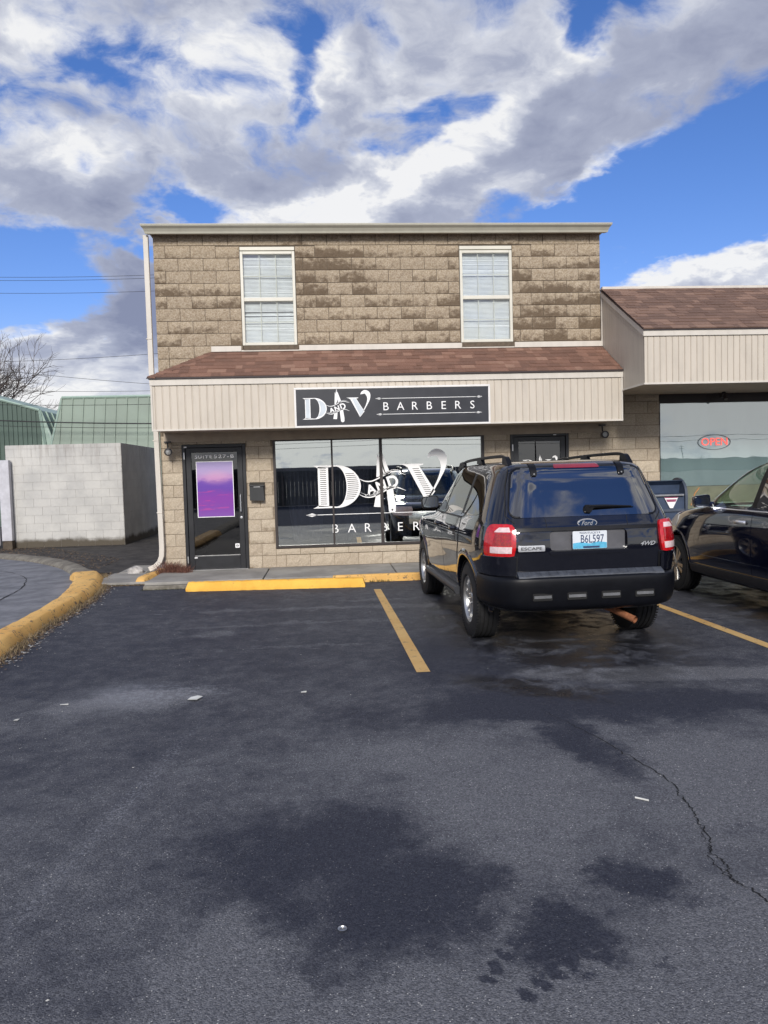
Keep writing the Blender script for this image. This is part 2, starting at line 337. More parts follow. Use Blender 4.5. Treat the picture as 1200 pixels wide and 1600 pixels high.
def mat_asphalt():
    m_, n = newmat('parking_asphalt'); P = n.pos
    wp = n.vm('ADD', P, n.vm('SCALE', n.vm('SUBTRACT', n.noise(P, 2.6, 9, .70, out='Color'), (.5, .5, .5)), scale=.62))
    wp = n.vm('ADD', wp, n.vm('SCALE', n.vm('SUBTRACT', n.noise(P, 13, 6, .75, out='Color'), (.5, .5, .5)), scale=.20))
    wf = n.vm('ADD', P, n.vm('SCALE', n.vm('SUBTRACT', n.noise(P, 14, 4, .6, out='Color'), (.5, .5, .5)), scale=.10))
    big = n.noise(P, .55, 5, .6); mid = n.noise(P, 3.1, 7, .68, dist=.4); px, py, pz = n.xyz(P)
    # sealed dark coat (1) against worn aggregate (0)
    seal = n.m('ADD', n.m('MULTIPLY', n.ss(py, 3.9, 6.0), .30), n.m('MULTIPLY_ADD', n.ss(px, .6, -.6), .10, .32)); seal = n.m('MULTIPLY_ADD', n.ss(py, 1.4, .2), .9, seal)  # last term: coat added behind the viewer to darken the window reflection
    def add(v, b, w, src=wp, soft=.5):
        return n.m('MULTIPLY_ADD', n.blob(src, *b, soft=soft), w, v)
    seal = n.m('ADD', seal, n.m('MULTIPLY', n.m('SUBTRACT', mid, .5), 1.1)); seal = n.m('ADD', seal, n.m('MULTIPLY', n.m('SUBTRACT', big, .5), .7))
    for b, w in [((.03, 2.85, .42, .48, 0), .52), ((.25, 2.62, .22, .26, 20), .45), ((.05, 3.3, .34, .25, 0), .35), ((-.45, 3.1, .30, .35, 0), .3), ((.76, 2.42, .22, .15, 33), .85), ((.66, 2.30, .17, .09, 35), .75), ((.50, 2.80, .12, .16, 0), .45), ((1.17, 2.72, .17, .13, -25), .75), ((1.27, 2.5, .08, .06, 0), .5), ((1.0, 2.24, .03, .02, 0), .9),
                 ((1.2, 4.9, .36, .30, -50), .9), ((2.0, 4.75, 1.1, .26, -2), .75), ((.55, 4.75, .7, .22, 0), .35), ((1.45, 4.05, .16, .50, 12), .75), ((1.9, 2.95, .35, .06, -25), .55), ((-1.5, 4.4, .8, .5, 20), .25), ((1.0, 6.2, .5, .9, 0), .4), ((1.75, 2.35, .25, .04, 25), .4)]:
        seal = add(seal, b, w)
    for b, w in [((.85, 3.55, .50, .48, 0), -.42), ((.35, 4.1, .5, .22, 0), -.30), ((.75, 2.93, .28, .12, 0), -.35), ((-.40, 2.38, .22, .26, 0), -.75), ((.6, 1.95, 1.4, .26, 0), -.9), ((1.5, 2.25, .5, .28, 0), -.6), ((1.9, 3.35, .35, .42, 0), -.7), ((2.1, 3.9, .5, .3, 0), -.5),
                 ((2.7, 5.42, .95, .18, -6), -1.1), ((1.85, 5.62, .40, .13, -10), -.9), ((-1.45, 5.40, .50, .22, 8), -.8), ((-2.0, 4.8, .9, .8, 0), -.25), ((.3, 8.8, 1.4, .10, -3), -.45), ((-.6, 8.0, 1.0, .06, 2), -.4), ((-.3, 6.9, .8, .05, -2), -.35), ((.6, 9.3, .5, .06, 0), -.35), ((-1.3, 8.9, .35, .10, 0), -.35), ((-1.2, 7.6, .2, .14, 0), -.4)]:
        seal = add(seal, b, w)
    seal = n.m('ADD', seal, n.m('MULTIPLY', n.m('SUBTRACT', n.noise(P, 7, 9, .80), .5), 1.7)); sm = n.ss(seal, -.22, 1.08)
    # tyre print: a row of lobes
    tread = None
    for (cx, cy, sx) in ((.56, 2.13, .030), (.61, 2.175, .032), (.665, 2.215, .032), (.725, 2.258, .032), (.79, 2.298, .030), (.85, 2.337, .028), (.91, 2.37, .026), (.53, 2.33, .030), (.585, 2.375, .026), (.49, 2.27, .030), (.45, 2.22, .022)):
        b = n.blob(wf, cx, cy, sx*1.35, .0235, 130, soft=.30)
        tread = b if tread is None else n.m('MAXIMUM', tread, b)
    sm = n.m('MAXIMUM', sm, n.m('MULTIPLY', tread, .95))
    v1 = n.new('ShaderNodeTexVoronoi'); n.put(v1.inputs['Vector'], P); v1.inputs['Scale'].default_value = 165
    rc = n.xyz(v1.outputs['Color'])[0]
    fine = n.noise(P, 420, 3, .75)
    grain = n.m('ADD', n.m('MULTIPLY', rc, .45), n.m('MULTIPLY', fine, .75))
    worn = n.ramp(grain, [(.15, (.054, .056, .063)), (.5, (.122, .125, .137)), (.85, (.22, .223, .238)), (1, (.48, .48, .48))])
    coat = n.ramp(grain, [(.15, (.018, .0195, .028)), (.55, (.033, .036, .050)), (.85, (.054, .058, .075)), (1, (.12, .12, .14))])
    c = n.mix(sm, worn, coat); c = n.mix(n.ss(n.noise(P, 34, 5, .8), .35, .75, -.0, .30), c, n.mix(.5, c, (.11, .112, .125)))
    spk = n.m('MULTIPLY', n.ss(n.xyz(v1.outputs['Color'])[1], .972, .985), n.ss(v1.outputs['Distance'], .55, .3))
    c = n.mix(n.m('MULTIPLY', spk, n.m('SUBTRACT', 1.0, n.m('MULTIPLY', sm, .75))), c, (.55, .54, .52))
    # salt bloom and pale scuffs
    salt = n.m('ADD', n.m('MULTIPLY', n.blob(wp, -1.30, 5.52, .42, .22, 0, soft=.7), n.ss(n.noise(P, 22, 5, .75), .46, .62)), n.m('MULTIPLY', n.blob(wp, -1.55, 5.50, .32, .30, 0, soft=.9), .55), clamp=True)
    scuff = n.m('MULTIPLY', n.ss(n.noise(n.vm('MULTIPLY', P, (.5, 2.6, 1)), 4.5, 7, .7), .60, .72), n.ss(py, 5.5, 8.))
    strk = n.m('MULTIPLY', n.blob(wf, -1.06, 3.60, .045, 1.15, -8, soft=.8), n.ss(n.noise(P, 60, 4, .7), .5, .62))
    c = n.mix(n.m('MULTIPLY', n.m('MAXIMUM', n.m('MULTIPLY', salt, 1.), n.m('MAXIMUM', n.m('MULTIPLY', scuff, .8), n.m('MULTIPLY', strk, .8))), .6), c, (.30, .31, .34))
    # damp ground behind the parked cars, with shade painted in below them
    wet_shade = n.m('MAXIMUM', n.blob(wp, 2.15, 7.6, 1.1, 2.3, 2, soft=.35), n.m('MAXIMUM', n.blob(wp, 1.45, 5.25, .55, .22, -35, soft=.4), n.blob(wp, 5.3, 7.6, 1.1, 2.4, 2, soft=.35)))
    wet_shade = n.m('MULTIPLY', wet_shade, n.ss(mid, .36, .56))
    c = n.mix(n.m('MULTIPLY', wet_shade, .85), c, (.007, .007, .009))
    n.put(n.bsdf.inputs['Base Color'], c)
    n.put(n.bsdf.inputs['Roughness'], n.m('MAXIMUM', n.m('SUBTRACT', n.m('SUBTRACT', .82, n.m('MULTIPLY', sm, .20)), n.m('MULTIPLY', wet_shade, .36)), n.ss(py, 1.8, .4, 0, .95)))
    n.put(n.bsdf.inputs['Specular IOR Level'], n.m('MULTIPLY', n.m('MULTIPLY_ADD', wet_shade, .42, .05), n.ss(py, .4, 1.8, .06, 1.)))
    h = n.m('ADD', n.m('MULTIPLY', n.ss(v1.outputs['Distance'], .7, .1), .6), n.m('MULTIPLY', fine, .5))
    n.put(n.bsdf.inputs['Normal'], n.bump(h, n.m('SUBTRACT', .8, n.m('MULTIPLY', sm, .4)), .006, n.bump(n.noise(P, 1.5, 4, .55), .25, .05)))
    return m_
M_asphalt = mat_asphalt()
def mat_ground(name, lo, hi, sc1=2., grain=200, rough=.85):
    m_, n = newmat(name); f = n.noise(n.pos, sc1, 8, .65); g = n.noise(n.pos, grain, 3, .7)
    c = n.mix(n.m('ADD', n.m('MULTIPLY', n.ss(f, .35, .65), .65), n.m('MULTIPLY', g, .4), clamp=True), lo, hi)
    n.put(n.bsdf.inputs['Base Color'], c); n.bsdf.inputs['Roughness'].default_value = rough; n.bsdf.inputs['Specular IOR Level'].default_value = .3
    n.put(n.bsdf.inputs['Normal'], n.bump(n.m('ADD', g, n.m('MULTIPLY', f, .6)), .5, .006)); return m_
M_ground = mat_ground('rough_ground', (.02, .02, .021), (.055, .053, .052), 1.2)
M_street = mat_ground('grey_street_asphalt', (.11, .115, .13), (.25, .255, .275), 2.6, 120)
M_alley = mat_ground('alley_asphalt', (.016, .015, .016), (.075, .068, .064), 3.4, 110)
M_dirt = mat_ground('brown_dirt', (.035, .026, .02), (.12, .095, .07), 5)
M_concrete = mat_ground('sidewalk_concrete', (.20, .19, .175), (.36, .345, .315), 1.6, 140)
M_kerb_raw = mat_ground('worn_kerb_concrete', (.10, .09, .075), (.26, .24, .20), 6, 90)
def mat_yellow(name, c, wear=.3, base=(.16, .12, .09)):
    m_, n = newmat(name); f = n.noise(n.pos, 11, 8, .72); g = n.noise(n.pos, 1.7, 4, .6); h = n.noise(n.pos, 60, 4, .7)
    yc = n.mix(n.ss(g, .3, .7), c, tuple(x*k for x, k in zip(c, (.88, .80, .7))))
    yc = n.mix(n.ss(h, .5, .75, 0, .35), yc, (.35, .22, .06))
    c_ = n.mix(n.ss(n.m('ADD', f, n.m('MULTIPLY', h, .25)), 1.0-wear, 1.07-wear), yc, base)
    n.put(n.bsdf.inputs['Base Color'], c_); n.bsdf.inputs['Roughness'].default_value = .75; n.bsdf.inputs['Specular IOR Level'].default_value = .25
    n.put(n.bsdf.inputs['Normal'], n.bump(n.m('ADD', f, h), .5, .008)); return m_
M_yel_kerb = mat_yellow('yellow_kerb_paint', (.80, .50, .17), .315)
M_yel_stop = mat_yellow('bright_yellow_paint', (.86, .50, .09), .27)
M_yel_line = mat_yellow('faded_line_paint', (.62, .42, .18), .30, (.20, .155, .10))

M_white_wall = None
def mat_whitewall():
    m_, n = newmat('dirty_white_masonry'); px, py, pz = n.xyz(n.pos)
    a = n.noise(n.pos, 1.3, 7, .68); st = n.noise(n.vm('MULTIPLY', n.pos, (5, 5, .5)), 2., 6, .65); g = n.noise(n.pos, 40, 4, .6)
    c = n.mix(n.ss(a, .3, .7), (.56, .55, .52), (.43, .425, .41))
    top = n.m('MULTIPLY', n.ss(pz, 1.7, 2.5), n.ss(st, .45, .65)); foot = n.ss(n.m('ADD', pz, n.m('MULTIPLY', a, -.35)), .08, -.06)
    c = n.mix(n.m('MULTIPLY', top, .42), c, (.22, .19, .17)); c = n.mix(foot, c, (.09, .075, .055)); c = n.mix(n.ss(g, .6, .8, 0, .3), c, (.3, .28, .25))
    n.put(n.bsdf.inputs['Base Color'], c); n.bsdf.inputs['Roughness'].default_value = .85
    n.put(n.bsdf.inputs['Normal'], n.bump(g, .4, .006)); return m_
M_white_wall = mat_whitewall()
M_ww_joint = simple('grimy_joint', (.44, .42, .39), .9, var=.25, scale=8)
M_green_lt = simple('pale_green_metal', (.20, .25, .205), .5, var=.12, scale=.6, spec=.3)
M_green_dk = simple('deep_green_metal', (.085, .125, .105), .5, var=.12, scale=.6, spec=.3)
M_green_trim = simple('green_trim', (.30, .40, .34), .5, var=.05)
M_bark = simple('grey_bark', (.10, .082, .075), .9, var=.2, scale=4)
M_wire = simple('black_cable', (.02, .02, .022), .6)
M_white = simple('white_vinyl', (.86, .86, .86), .5, var=.03)
M_logo = simple('pale_logo_fill', (.55, .60, .64), .5, var=.05)
M_signblack = simple('sign_black', (.018, .020, .028), .35, var=.1)
M_signframe = simple('sign_white_frame', (.72, .70, .68), .4, var=.05)
M_bronze = simple('dark_bronze_aluminium', (.035, .028, .027), .4, var=.12, spec=.5)
M_blackdoor = simple('black_aluminium', (.013, .014, .017), .38, var=.15)
M_blackbox = simple('black_steel', (.02, .022, .024), .45)
M_chrome = simple('chrome', (.80, .81, .83), .22, .7, var=.03)
M_steel = simple('brushed_steel', (.5, .5, .5), .35, 1.)
M_glass_shop = glass('shop_glass', (.50, .52, .55), .60, wave=.012, rcol=(.93, .97, .94))
M_glass_up = glass('upper_window_glass', (.92, .94, .94), .05, wave=.02)
M_glass_door = glass('door_glass', (.20, .21, .22), .07, wave=.02)
M_interior = simple('dim_interior', (.012, .012, .014), .9)
M_curtain = simple('grey_sheer_curtain', (.46, .47, .56), .85, var=.1)
M_blind = simple('white_blind', (.84, .84, .84), .6, var=.04)
M_blinddark = simple('blind_shadow_gap', (.70, .71, .72), .8)
M_rubber = simple('tyre_rubber', (.014, .014, .015), .72, var=.2, scale=30, spec=.4)
M_alloy = simple('alloy_wheel', (.50, .50, .49), .32, .85, var=.12, scale=20)
M_alloy2 = simple('dusty_alloy_wheel', (.40, .39, .37), .35, .8, var=.15, scale=20)
M_plastic = simple('black_plastic', (.003, .0034, .0055), .42, var=.15, scale=12, spec=.28)
M_plastic_grey = simple('greyed_plastic', (.028, .030, .036), .5, var=.15, scale=10)
def mat_paint(name, c, rough=.07, dust=.05):
    m_, n = newmat(name); f = n.noise(n.obj, 3, 6, .6); fl = n.noise(n.obj, 900, 1, .5)
    n.put(n.bsdf.inputs['Base Color'], n.mix(n.m('MULTIPLY', n.ss(f, .45, .8), dust), c, (.22, .20, .18)))
    n.put(n.bsdf.inputs['Roughness'], n.ss(f, .35, .8, rough+.02, rough+.10)); n.bsdf.inputs['Specular IOR Level'].default_value = .5
    n.bsdf.inputs['Coat Weight'].default_value = 1.; n.put(n.bsdf.inputs['Coat Roughness'], n.ss(f, .4, .8, rough*.4, rough)); n.bsdf.inputs['Coat IOR'].default_value = 1.55
    n.put(n.bsdf.inputs['Coat Normal'], n.bump(n.noise(n.obj, 2.2, 2, .5), .10, .02)); return m_
M_paint_black = mat_paint('black_car_paint', (.0035, .004, .008), .03, .0)
M_paint_navy = mat_paint('midnight_car_paint', (.006, .008, .022), .03, .0)
M_glass_dark = glass('privacy_glass', (.03, .03, .032), .27, rcol=(.9, .88, .84))
M_glass_car = glass('car_glass', (.84, .90, .85), .03)
M_step = simple('worn_step_plastic', (.055, .062, .078), .5, var=.25, scale=18)
M_seat = simple('dark_upholstery', (.07, .068, .065), .9)
M_lampred = simple('red_lamp_lens', (.50, .008, .012), .12, var=.2, scale=40, coat=1.)
M_lampdeep = simple('deep_red_lamp_lens', (.30, .003, .004), .10, var=.3, scale=60, coat=1.)
M_lampclear = simple('clear_lamp_lens', (.72, .56, .56), .15, var=.12, scale=50, coat=1.)
M_brakered = simple('dim_red_lens', (.22, .02, .035), .2, coat=1.)
M_rust = simple('rusty_pipe', (.26, .10, .045), .8, var=.35, scale=25, bump=.4)
M_under = simple('underbody_black', (.008, .008, .008), .85)
M_platewhite = simple('plate_white', (.66, .70, .74), .4, var=.03)
M_plateblue = simple('plate_blue', (.10, .42, .62), .4, var=.15, scale=30)
M_platetext = simple('plate_ink', (.03, .05, .12), .5)
M_darkblue = simple('oval_blue', (.012, .03, .075), .25, coat=1.)
M_usps = simple('post_box_blue', (.035, .055, .10), .5, var=.15)
M_uspslt = simple('post_box_grey_blue', (.06, .075, .105), .5, var=.15)
M_red = simple('label_red', (.55, .05, .06), .5)
M_rock = simple('pale_rock', (.42, .40, .38), .9, var=.25, scale=8, bump=.8, bscale=15)
M_paper = simple('paper_scrap', (.62, .62, .58), .8)
M_cream = simple('cream_decal', (.62, .53, .36), .6)
M_orange = simple('orange_decal', (.62, .28, .10), .6)
M_weed = simple('dead_reddish_weed', (.16, .07, .05), .9, var=.4, scale=20)
M_straw = simple('dead_straw_grass', (.20, .15, .085), .9, var=.4, scale=20)
M_leafl = simple('dry_leaf', (.17, .115, .07), .85, var=.5, scale=25)
M_litter = simple('pale_litter', (.48, .47, .44), .8, var=.2)
M_moss = simple('kerb_moss', (.05, .052, .02), .95, var=.4, scale=30)
WY = 12.15            # facade plane
FZ = .10              # pavement level
# ================================================================== SETTING
def sheet(name, mat_, pts, z, kind='structure'):
    mb = MB(); tri = tessellate_polygon([[Vector((p[0], p[1], 0)) for p in pts]])
    mb.add([(p[0], p[1], z) for p in pts], [tuple(t) for t in tri])
    o = mb.build(name, mat_)
    if o.data.polygons[0].normal.z < 0: o.data.flip_normals()
    put_props(o, kind=kind); return o
mb = MB(); S_ = 900
mb.grid(lambda u, v: (-S_+2*S_*u, -S_+2*S_*v, -.020), 30, 30)
put_props(mb.build('ground', M_ground), 'dark rough ground stretching to the horizon', kind='structure')
# kerb centre line (foot of the kerb on the parking side)
K_out = [(-2.9, -9), (-2.93, -4), (-2.97, 0), (-3.0, 3.5), (-3.02, 5.5), (-3.03, 6.9), (-3.10, 7.55), (-3.16, 8.35), (-3.20, 9.3), (-3.27, 10.3), (-3.42, 11.3), (-3.62, 12.1), (-3.86, 12.66)]
K_in = [(-3.35, -9), (-3.37, -4), (-3.38, 0), (-3.38, 3.5), (-3.38, 5.5), (-3.38, 6.9), (-3.38, 7.55), (-3.40, 8.35), (-3.46, 9.2), (-3.58, 10.1), (-3.84, 11.2), (-4.06, 11.95), (-4.28, 12.42)]
K2 = [(-4.10, 12.62), (-4.42, 13.10), (-5.0, 14.16), (-5.87, 15.31), (-6.6, 16.0), (-7.3, 16.5), (-9, 17.2), (-14, 17.9)]
lot = K_out + [(-3.7, 13.1), (-2.75, 13.0), (-2.75, 10.86), (40, 10.86), (40, -30), (-2.9, -30)]
sheet('parking_lot', M_asphalt, lot, 0.)
street = [(x+.1, y) for x, y in K_in] + [(x+.05, y+.02) for x, y in K2] + [(-40, 17.9), (-40, -30), (-3.3, -30)]
sheet('street', M_street, street, -.008)
sheet('alley', M_alley, [(-14, 18.0), (-9, 17.3), (-7.3, 16.6), (-5.87, 15.41), (-5.0, 14.26), (-4.35, 13.15), (-3.7, 13.0), (-2.75, 13.05), (-2.75, 30), (-14, 30)], -.003)
sheet('parking_line', M_yel_line, [(.575, 10.08), (.672, 10.08), (.765, 5.79), (.655, 5.79)], .004)
sheet('parking_line', M_yel_line, [(3.60, 10.2), (3.70, 10.2), (3.86, 5.3), (3.75, 5.3)], .004)
sheet('parking_line', M_yel_line, [(6.75, 10.2), (6.85, 10.2), (6.98, 5.3), (6.87, 5.3)], .004)
# crack in the asphalt
cr = [(1.36, 4.75), (1.47, 4.42), (1.56, 4.10), (1.62, 3.86), (1.665, 3.66), (1.675, 3.50), (1.645, 3.38), (1.635, 3.24), (1.60, 3.10), (1.575, 2.96), (1.52, 2.86), (1.535, 2.76), (1.505, 2.66), (1.545, 2.55), (1.56, 2.40), (1.60, 2.2), (1.62, 1.9), (1.7, 1.2)]
def crack(pts, w, seed, z=.003):
    rr = random.Random(seed); c = catmull(pts, 10); mb = MB(); L_ = []; R_ = []
    for i, p in enumerate(c):
        ww = w*(.35+.65*min(1, i/40))*rr.uniform(.4, 1.5); jx, jy = rr.gauss(0, .006), rr.gauss(0, .004)
        L_.append((p[0]-ww+jx, p[1]+jy, z)); R_.append((p[0]+ww+jx, p[1]+jy, z))
    n = len(c); mb.add(L_+R_, [(i, i+n, i+1+n, i+1) for i in range(n-1)]); return mb
M_crack = simple('crack_shadow', (.008, .008, .009), 1.)
mb = crack(cr, .0035, 3)
mb2 = crack([(1.60, 3.10), (1.56, 3.0), (1.535, 2.90), (1.50, 2.82), (1.49, 2.72), (1.50, 2.64)], .0025, 5); mb.add(mb2.v, mb2.f)
put_props(mb.build('crack', M_crack), kind='structure')
mb = crack([(-9, 15.2), (-7.4, 14.6), (-6.1, 14.0), (-5.2, 12.9), (-4.75, 11.7), (-4.6, 10.8), (-4.5, 9.6)], .009, 7, -.002); mb2 = crack([(-7, 12.0), (-6.2, 12.15), (-5.4, 11.95), (-4.7, 12.1)], .006, 8, -.002); mb.add(mb2.v, mb2.f)
put_props(mb.build('crack', M_crack), kind='structure')

# pavement slabs
mb = MB(); xs = [-2.72, -.93, .30, 1.06, 2.5, 4.0, 5.5, 7.0, 8.5, 10, 12, 14, 16, 18, 20]
xs = [-2.72, -1.0, .98, 2.9, 4.8, 6.7, 8.6, 10.5, 12.4, 14.3, 16.2, 18.1, 20, 22, 24]
for i in range(len(xs)-1):
    mb.box(xs[i]+.008, xs[i+1]-.008, 10.90, WY+.25, -.05, FZ)
o = mb.build('pavement', M_concrete, bevel=.012); put_props(o, kind='structure')
mb = MB(); mb.box(-3.62, -2.745, 11.42, 12.6, -.05, .045); mb.box(-3.55, -2.745, 12.615, 13.6, -.05, .05)
put_props(mb.build('pavement_pad', M_concrete, bevel=.01), kind='structure')
mb = MB(); mb.box(-2.7, 22, 10.9, WY, -.05, .06); put_props(mb.build('pavement_joint_bed', M_crack), kind='structure')
# kerb of the pavement, painted only east of the wheel stop
mb = MB(); mb.box(.02, 24, 10.80, 10.897, -.04, .112)
put_props(mb.build('pavement_kerb', M_yel_kerb, bevel=.02), kind='structure')
mb = MB(); mb.box(-2.72, .015, 10.83, 10.897, -.04, .06)
put_props(mb.build('pavement_edge', M_kerb_raw, bevel=.02), kind='structure')

def sweep_kerb(name, outer, inner, h, mat_, seed, lean=.04, jag=.012):
    rr = random.Random(seed); mb = MB(); O = catmull(outer, 8); I = catmull(inner, 8); n = min(len(O), len(I)); m = 9; vs = []
    for i in range(n):
        o_, i_ = Vector((*O[i][:2], 0)), Vector((*I[i][:2], 0)); d = (i_-o_)
        e = min(1, .55+(n-1-i)*.12); hh = h*e
        for (t, z) in ((0, -.03), (0.02, .02*e), (.10, hh*.50), (.22, hh*.90), (.30, hh*.99), (.86, hh*1.02), (.95, hh*.95), (1.0, hh*.6), (1.02, -.03)):
            p = o_+d*t; vs.append((p.x+rr.gauss(0, jag*.3), p.y+rr.gauss(0, jag*.3), z+mnoise.noise(Vector((p.x*3, p.y*3, seed)))*.008*(z > .03)+rr.gauss(0, jag*.12)))
    fs = [(i*m+k, i*m+k+1, (i+1)*m+k+1, (i+1)*m+k) for i in range(n-1) for k in range(m-1)]+[tuple(range((n-1)*m, n*m))]
    mb.add(vs, fs); o = mb.build(name, mat_, smooth=60, recalc=True); return o
put_props(sweep_kerb('street_kerb', [p for p in K_out if p[1] < 4], [p for p in K_in if p[1] < 4], .13, M_kerb_raw, 5), 'bare concrete kerb of the street', kind='structure')
put_props(sweep_kerb('street_kerb', [p for p in K_out if p[1] > 3], [p for p in K_in if p[1] > 3], .128, M_yel_kerb, 4), 'curved yellow painted kerb edging the street', kind='structure')
o2 = [(x-.03, y-.10) for x, y in K2]; i2 = [(x+.16, y+.18) for x, y in K2]
put_props(sweep_kerb('old_kerb', list(reversed(o2)), list(reversed(i2)), .07, M_kerb_raw, 9), kind='structure')
put_props(sweep_kerb('pad_kerb', [(-2.70, 12.45), (-2.70, 12.1), (-2.76, 11.75), (-2.82, 11.42)], [(-2.88, 12.50), (-2.88, 12.1), (-2.94, 11.75), (-2.98, 11.45)], .11, M_yel_kerb, 12), kind='structure')

# ================================================================== BARBER BUILDING
BX0, BX1 = -2.655, 4.60
bb = thing('barber_building', 'two storey tan split block building with red shingle awning roof and barber shop front', 'building', (1.0, WY, 0))
def holes_rects(x0, x1, z0, z1, holes):
    rects = [(x0, x1, z0, z1)]
    for hx0, hx1, hz0, hz1 in holes:
        out = []
        for a0, a1, c0, c1 in rects:
            if hx0 >= a1 or hx1 <= a0 or hz0 >= c1 or hz1 <= c0: out.append((a0, a1, c0, c1)); continue
            if c0 < hz0: out.append((a0, a1, c0, hz0))
            if hz1 < c1: out.append((a0, a1, hz1, c1))
            m0, m1 = max(c0, hz0), min(c1, hz1)
            if a0 < hx0: out.append((a0, hx0, m0, m1))
            if hx1 < a1: out.append((hx1, a1, m0, m1))
        rects = out
    return rects
def block_face(mb, x0, x1, z0, z1, y, seed, rough=.011, gap=.0045, bd=.013):
    """one split-face block, its face towards -Y"""
    x0 += gap; x1 -= gap; z0 += gap; z1 -= gap
    if x1-x0 < .03 or z1-z0 < .03: return
    rr = random.Random(seed); nx = max(2, int((x1-x0)/.055)); nz = max(2, int((z1-z0)/.05)); rv = rr.random()
    yy = y-rr.uniform(0, .006); vs = []; at = []
    for j in range(nz+1):
        for i in range(nx+1):
            edge = i in (0, nx) or j in (0, nz)
            vs.append((x0+(x1-x0)*i/nx+(0 if edge else rr.uniform(-.008, .008)), yy-(bd if not edge else bd*.45)-(0 if edge else rr.uniform(-rough, rough)*.6), z0+(z1-z0)*j/nz+(0 if edge else rr.uniform(-.006, .006))))
            at.append((i/nx, j/nz, rv))
    n0 = len(vs); fs = [(j*(nx+1)+i, j*(nx+1)+i+1, (j+1)*(nx+1)+i+1, (j+1)*(nx+1)+i) for j in range(nz) for i in range(nx)]
    ring = [i for i in range(nx+1)]+[j*(nx+1)+nx for j in range(1, nz+1)]+[nz*(nx+1)+i for i in range(nx-1, -1, -1)]+[j*(nx+1) for j in range(nz-1, 0, -1)]
    for k in ring: vs.append((vs[k][0], y+.01, vs[k][2])); at.append(at[k])
    m = len(ring)
    fs += [(ring[(k+1) % m], ring[k], n0+k, n0+(k+1) % m) for k in range(m)]
    mb.add(vs, fs, at)
def clad(mb, x0, x1, rows, bl, y, holes, phase=0, seed=0, jit=.0):
    for r, (z0, z1) in enumerate(rows):
        x = x0-bl*(.5 if (r+phase) % 2 else 0)-.21; k = 0
        while x < x1:
            a, b = max(x, x0), min(x+bl, x1)
            if b-a > .02:
                for (q0, q1, c0, c1) in holes_rects(a, b, z0, z1, holes): block_face(mb, q0, q1, c0, c1, y, hash((seed, r, k, int(q0*50))) & 0xffff)
            x += bl; k += 1
H_up = [(-1.305, -.425, 3.64, 5.27), (2.24, 3.115, 3.64, 5.27)]
H_lo = [(-2.335, -1.325, FZ, 2.135), (-.885, 2.59, .41, 2.185), (3.035, 4.025, FZ, 2.185)]
mb = MB(); rows = [(5.284-.1975*(k+1), 5.284-.1975*k) for k in range(9)]+[(5.284, 5.50)]
rows_low = [(3.506-.1975*k-.1975, 3.506-.1975*k) for k in range(3)]
clad(mb, BX0, BX1, rows+rows_low, .394, WY, H_up, 0, 1)
wall_up = mb.build('upper_block_wall', M_block_up, bb)
mb = MB()
for q in holes_rects(BX0+.01, BX1, 2.16, 5.52, H_up): mb.box(q[0], q[1], WY, WY+.2, q[2], q[3])
mb.build('upper_mortar', M_mortar_up, wall_up)
mb = MB(); rl = []; z = .30
while z < 2.15: rl.append((z, z+.198)); z += .198
clad(mb, -2.675, -.885, rl+[(.10, .30)], .394, WY, H_lo, 1, 2); clad(mb, 2.59, 5.60, rl+[(.10, .30)], .40, WY, H_lo, 0, 3)
for k in range(9):
    a = -.885+k*.395; block_face(mb, a, min(a+.395, 2.59), .303, .405, WY-.012, 50+k, .002); 
for k in range(-1, 9):
    a = max(-.885, -.885+.16+k*.395); b_ = min(-.885+.16+(k+1)*.395, 2.59)
    block_face(mb, a, b_, FZ, .30, WY, 80+k)
wall_lo = mb.build('lower_block_wall', M_block_lo, bb)
mb = MB()
for q in holes_rects(-2.67, 5.60, 0, 2.9, H_lo): mb.box(q[0], q[1], WY+.002, WY+.2, q[2], q[3])
mb.build('lower_mortar', M_mortar_lo, wall_lo)
# shell behind the front: side walls, back, floor slabs
mb = MB(); mb.box(BX0, BX0+.2, WY+.2, 22, 0, 5.45); mb.box(BX1-.2, BX1, WY+.2, 22, 0, 5.45); mb.box(BX0+.2, BX1-.2, 21.8, 22, 0, 5.45)
mb.build('side_wall', M_block_lo, bb)
mb = MB(); mb.box(BX0+.2, BX1-.2, WY+.2, 21.8, .02, .08); mb.box(BX0+.2, BX1-.2, WY+.21, 21.8, 2.6, 2.7); mb.box(BX0+.2, BX1-.2, WY+2.6, WY+2.7, .08, 2.6); mb.box(BX0+.2, BX1-.2, WY+1.2, WY+1.3, 2.7, 5.4)
mb.build('interior', M_interior, bb)

# roof: low hip behind a K-style gutter
mb = MB(); gx0, gx1 = -2.78, 4.72
mb.add([(gx0+.1, 11.92, 5.548), (gx1-.32, 11.92, 5.548), (gx1-.32, 22.2, 5.545), (gx0+.1, 22.2, 5.545), (gx0+1.2, 16, 6.0), (gx1-1.5, 16, 6.0)],
       [(0, 1, 5, 4), (1, 2, 5), (2, 3, 4, 5), (3, 0, 4), (0, 3, 2, 1)])
mb.build('roof', M_dark_roof, bb)
prof = [(0, 0), (-.055, .0), (-.062, .03), (-.085, .07), (-.12, .10), (-.125, .118), (-.125, .132), (-.11, .132), (0, .132)]
def kgutter(mb, x0, x1, y, z, mit=.10, pr=None):
    pr = pr or prof; n = len(pr)
    vs = [(x0+mit*(1+p[0]/.125)*0-(-p[0])*.75, y+p[0], z+p[1]) for p in pr]+[(x1+(-p[0])*.75, y+p[0], z+p[1]) for p in pr]
    mb.add(vs, [(i, (i+1) % n, (i+1) % n+n, i+n) for i in range(n)]+[tuple(range(n-1, -1, -1)), tuple(range(n, 2*n))])
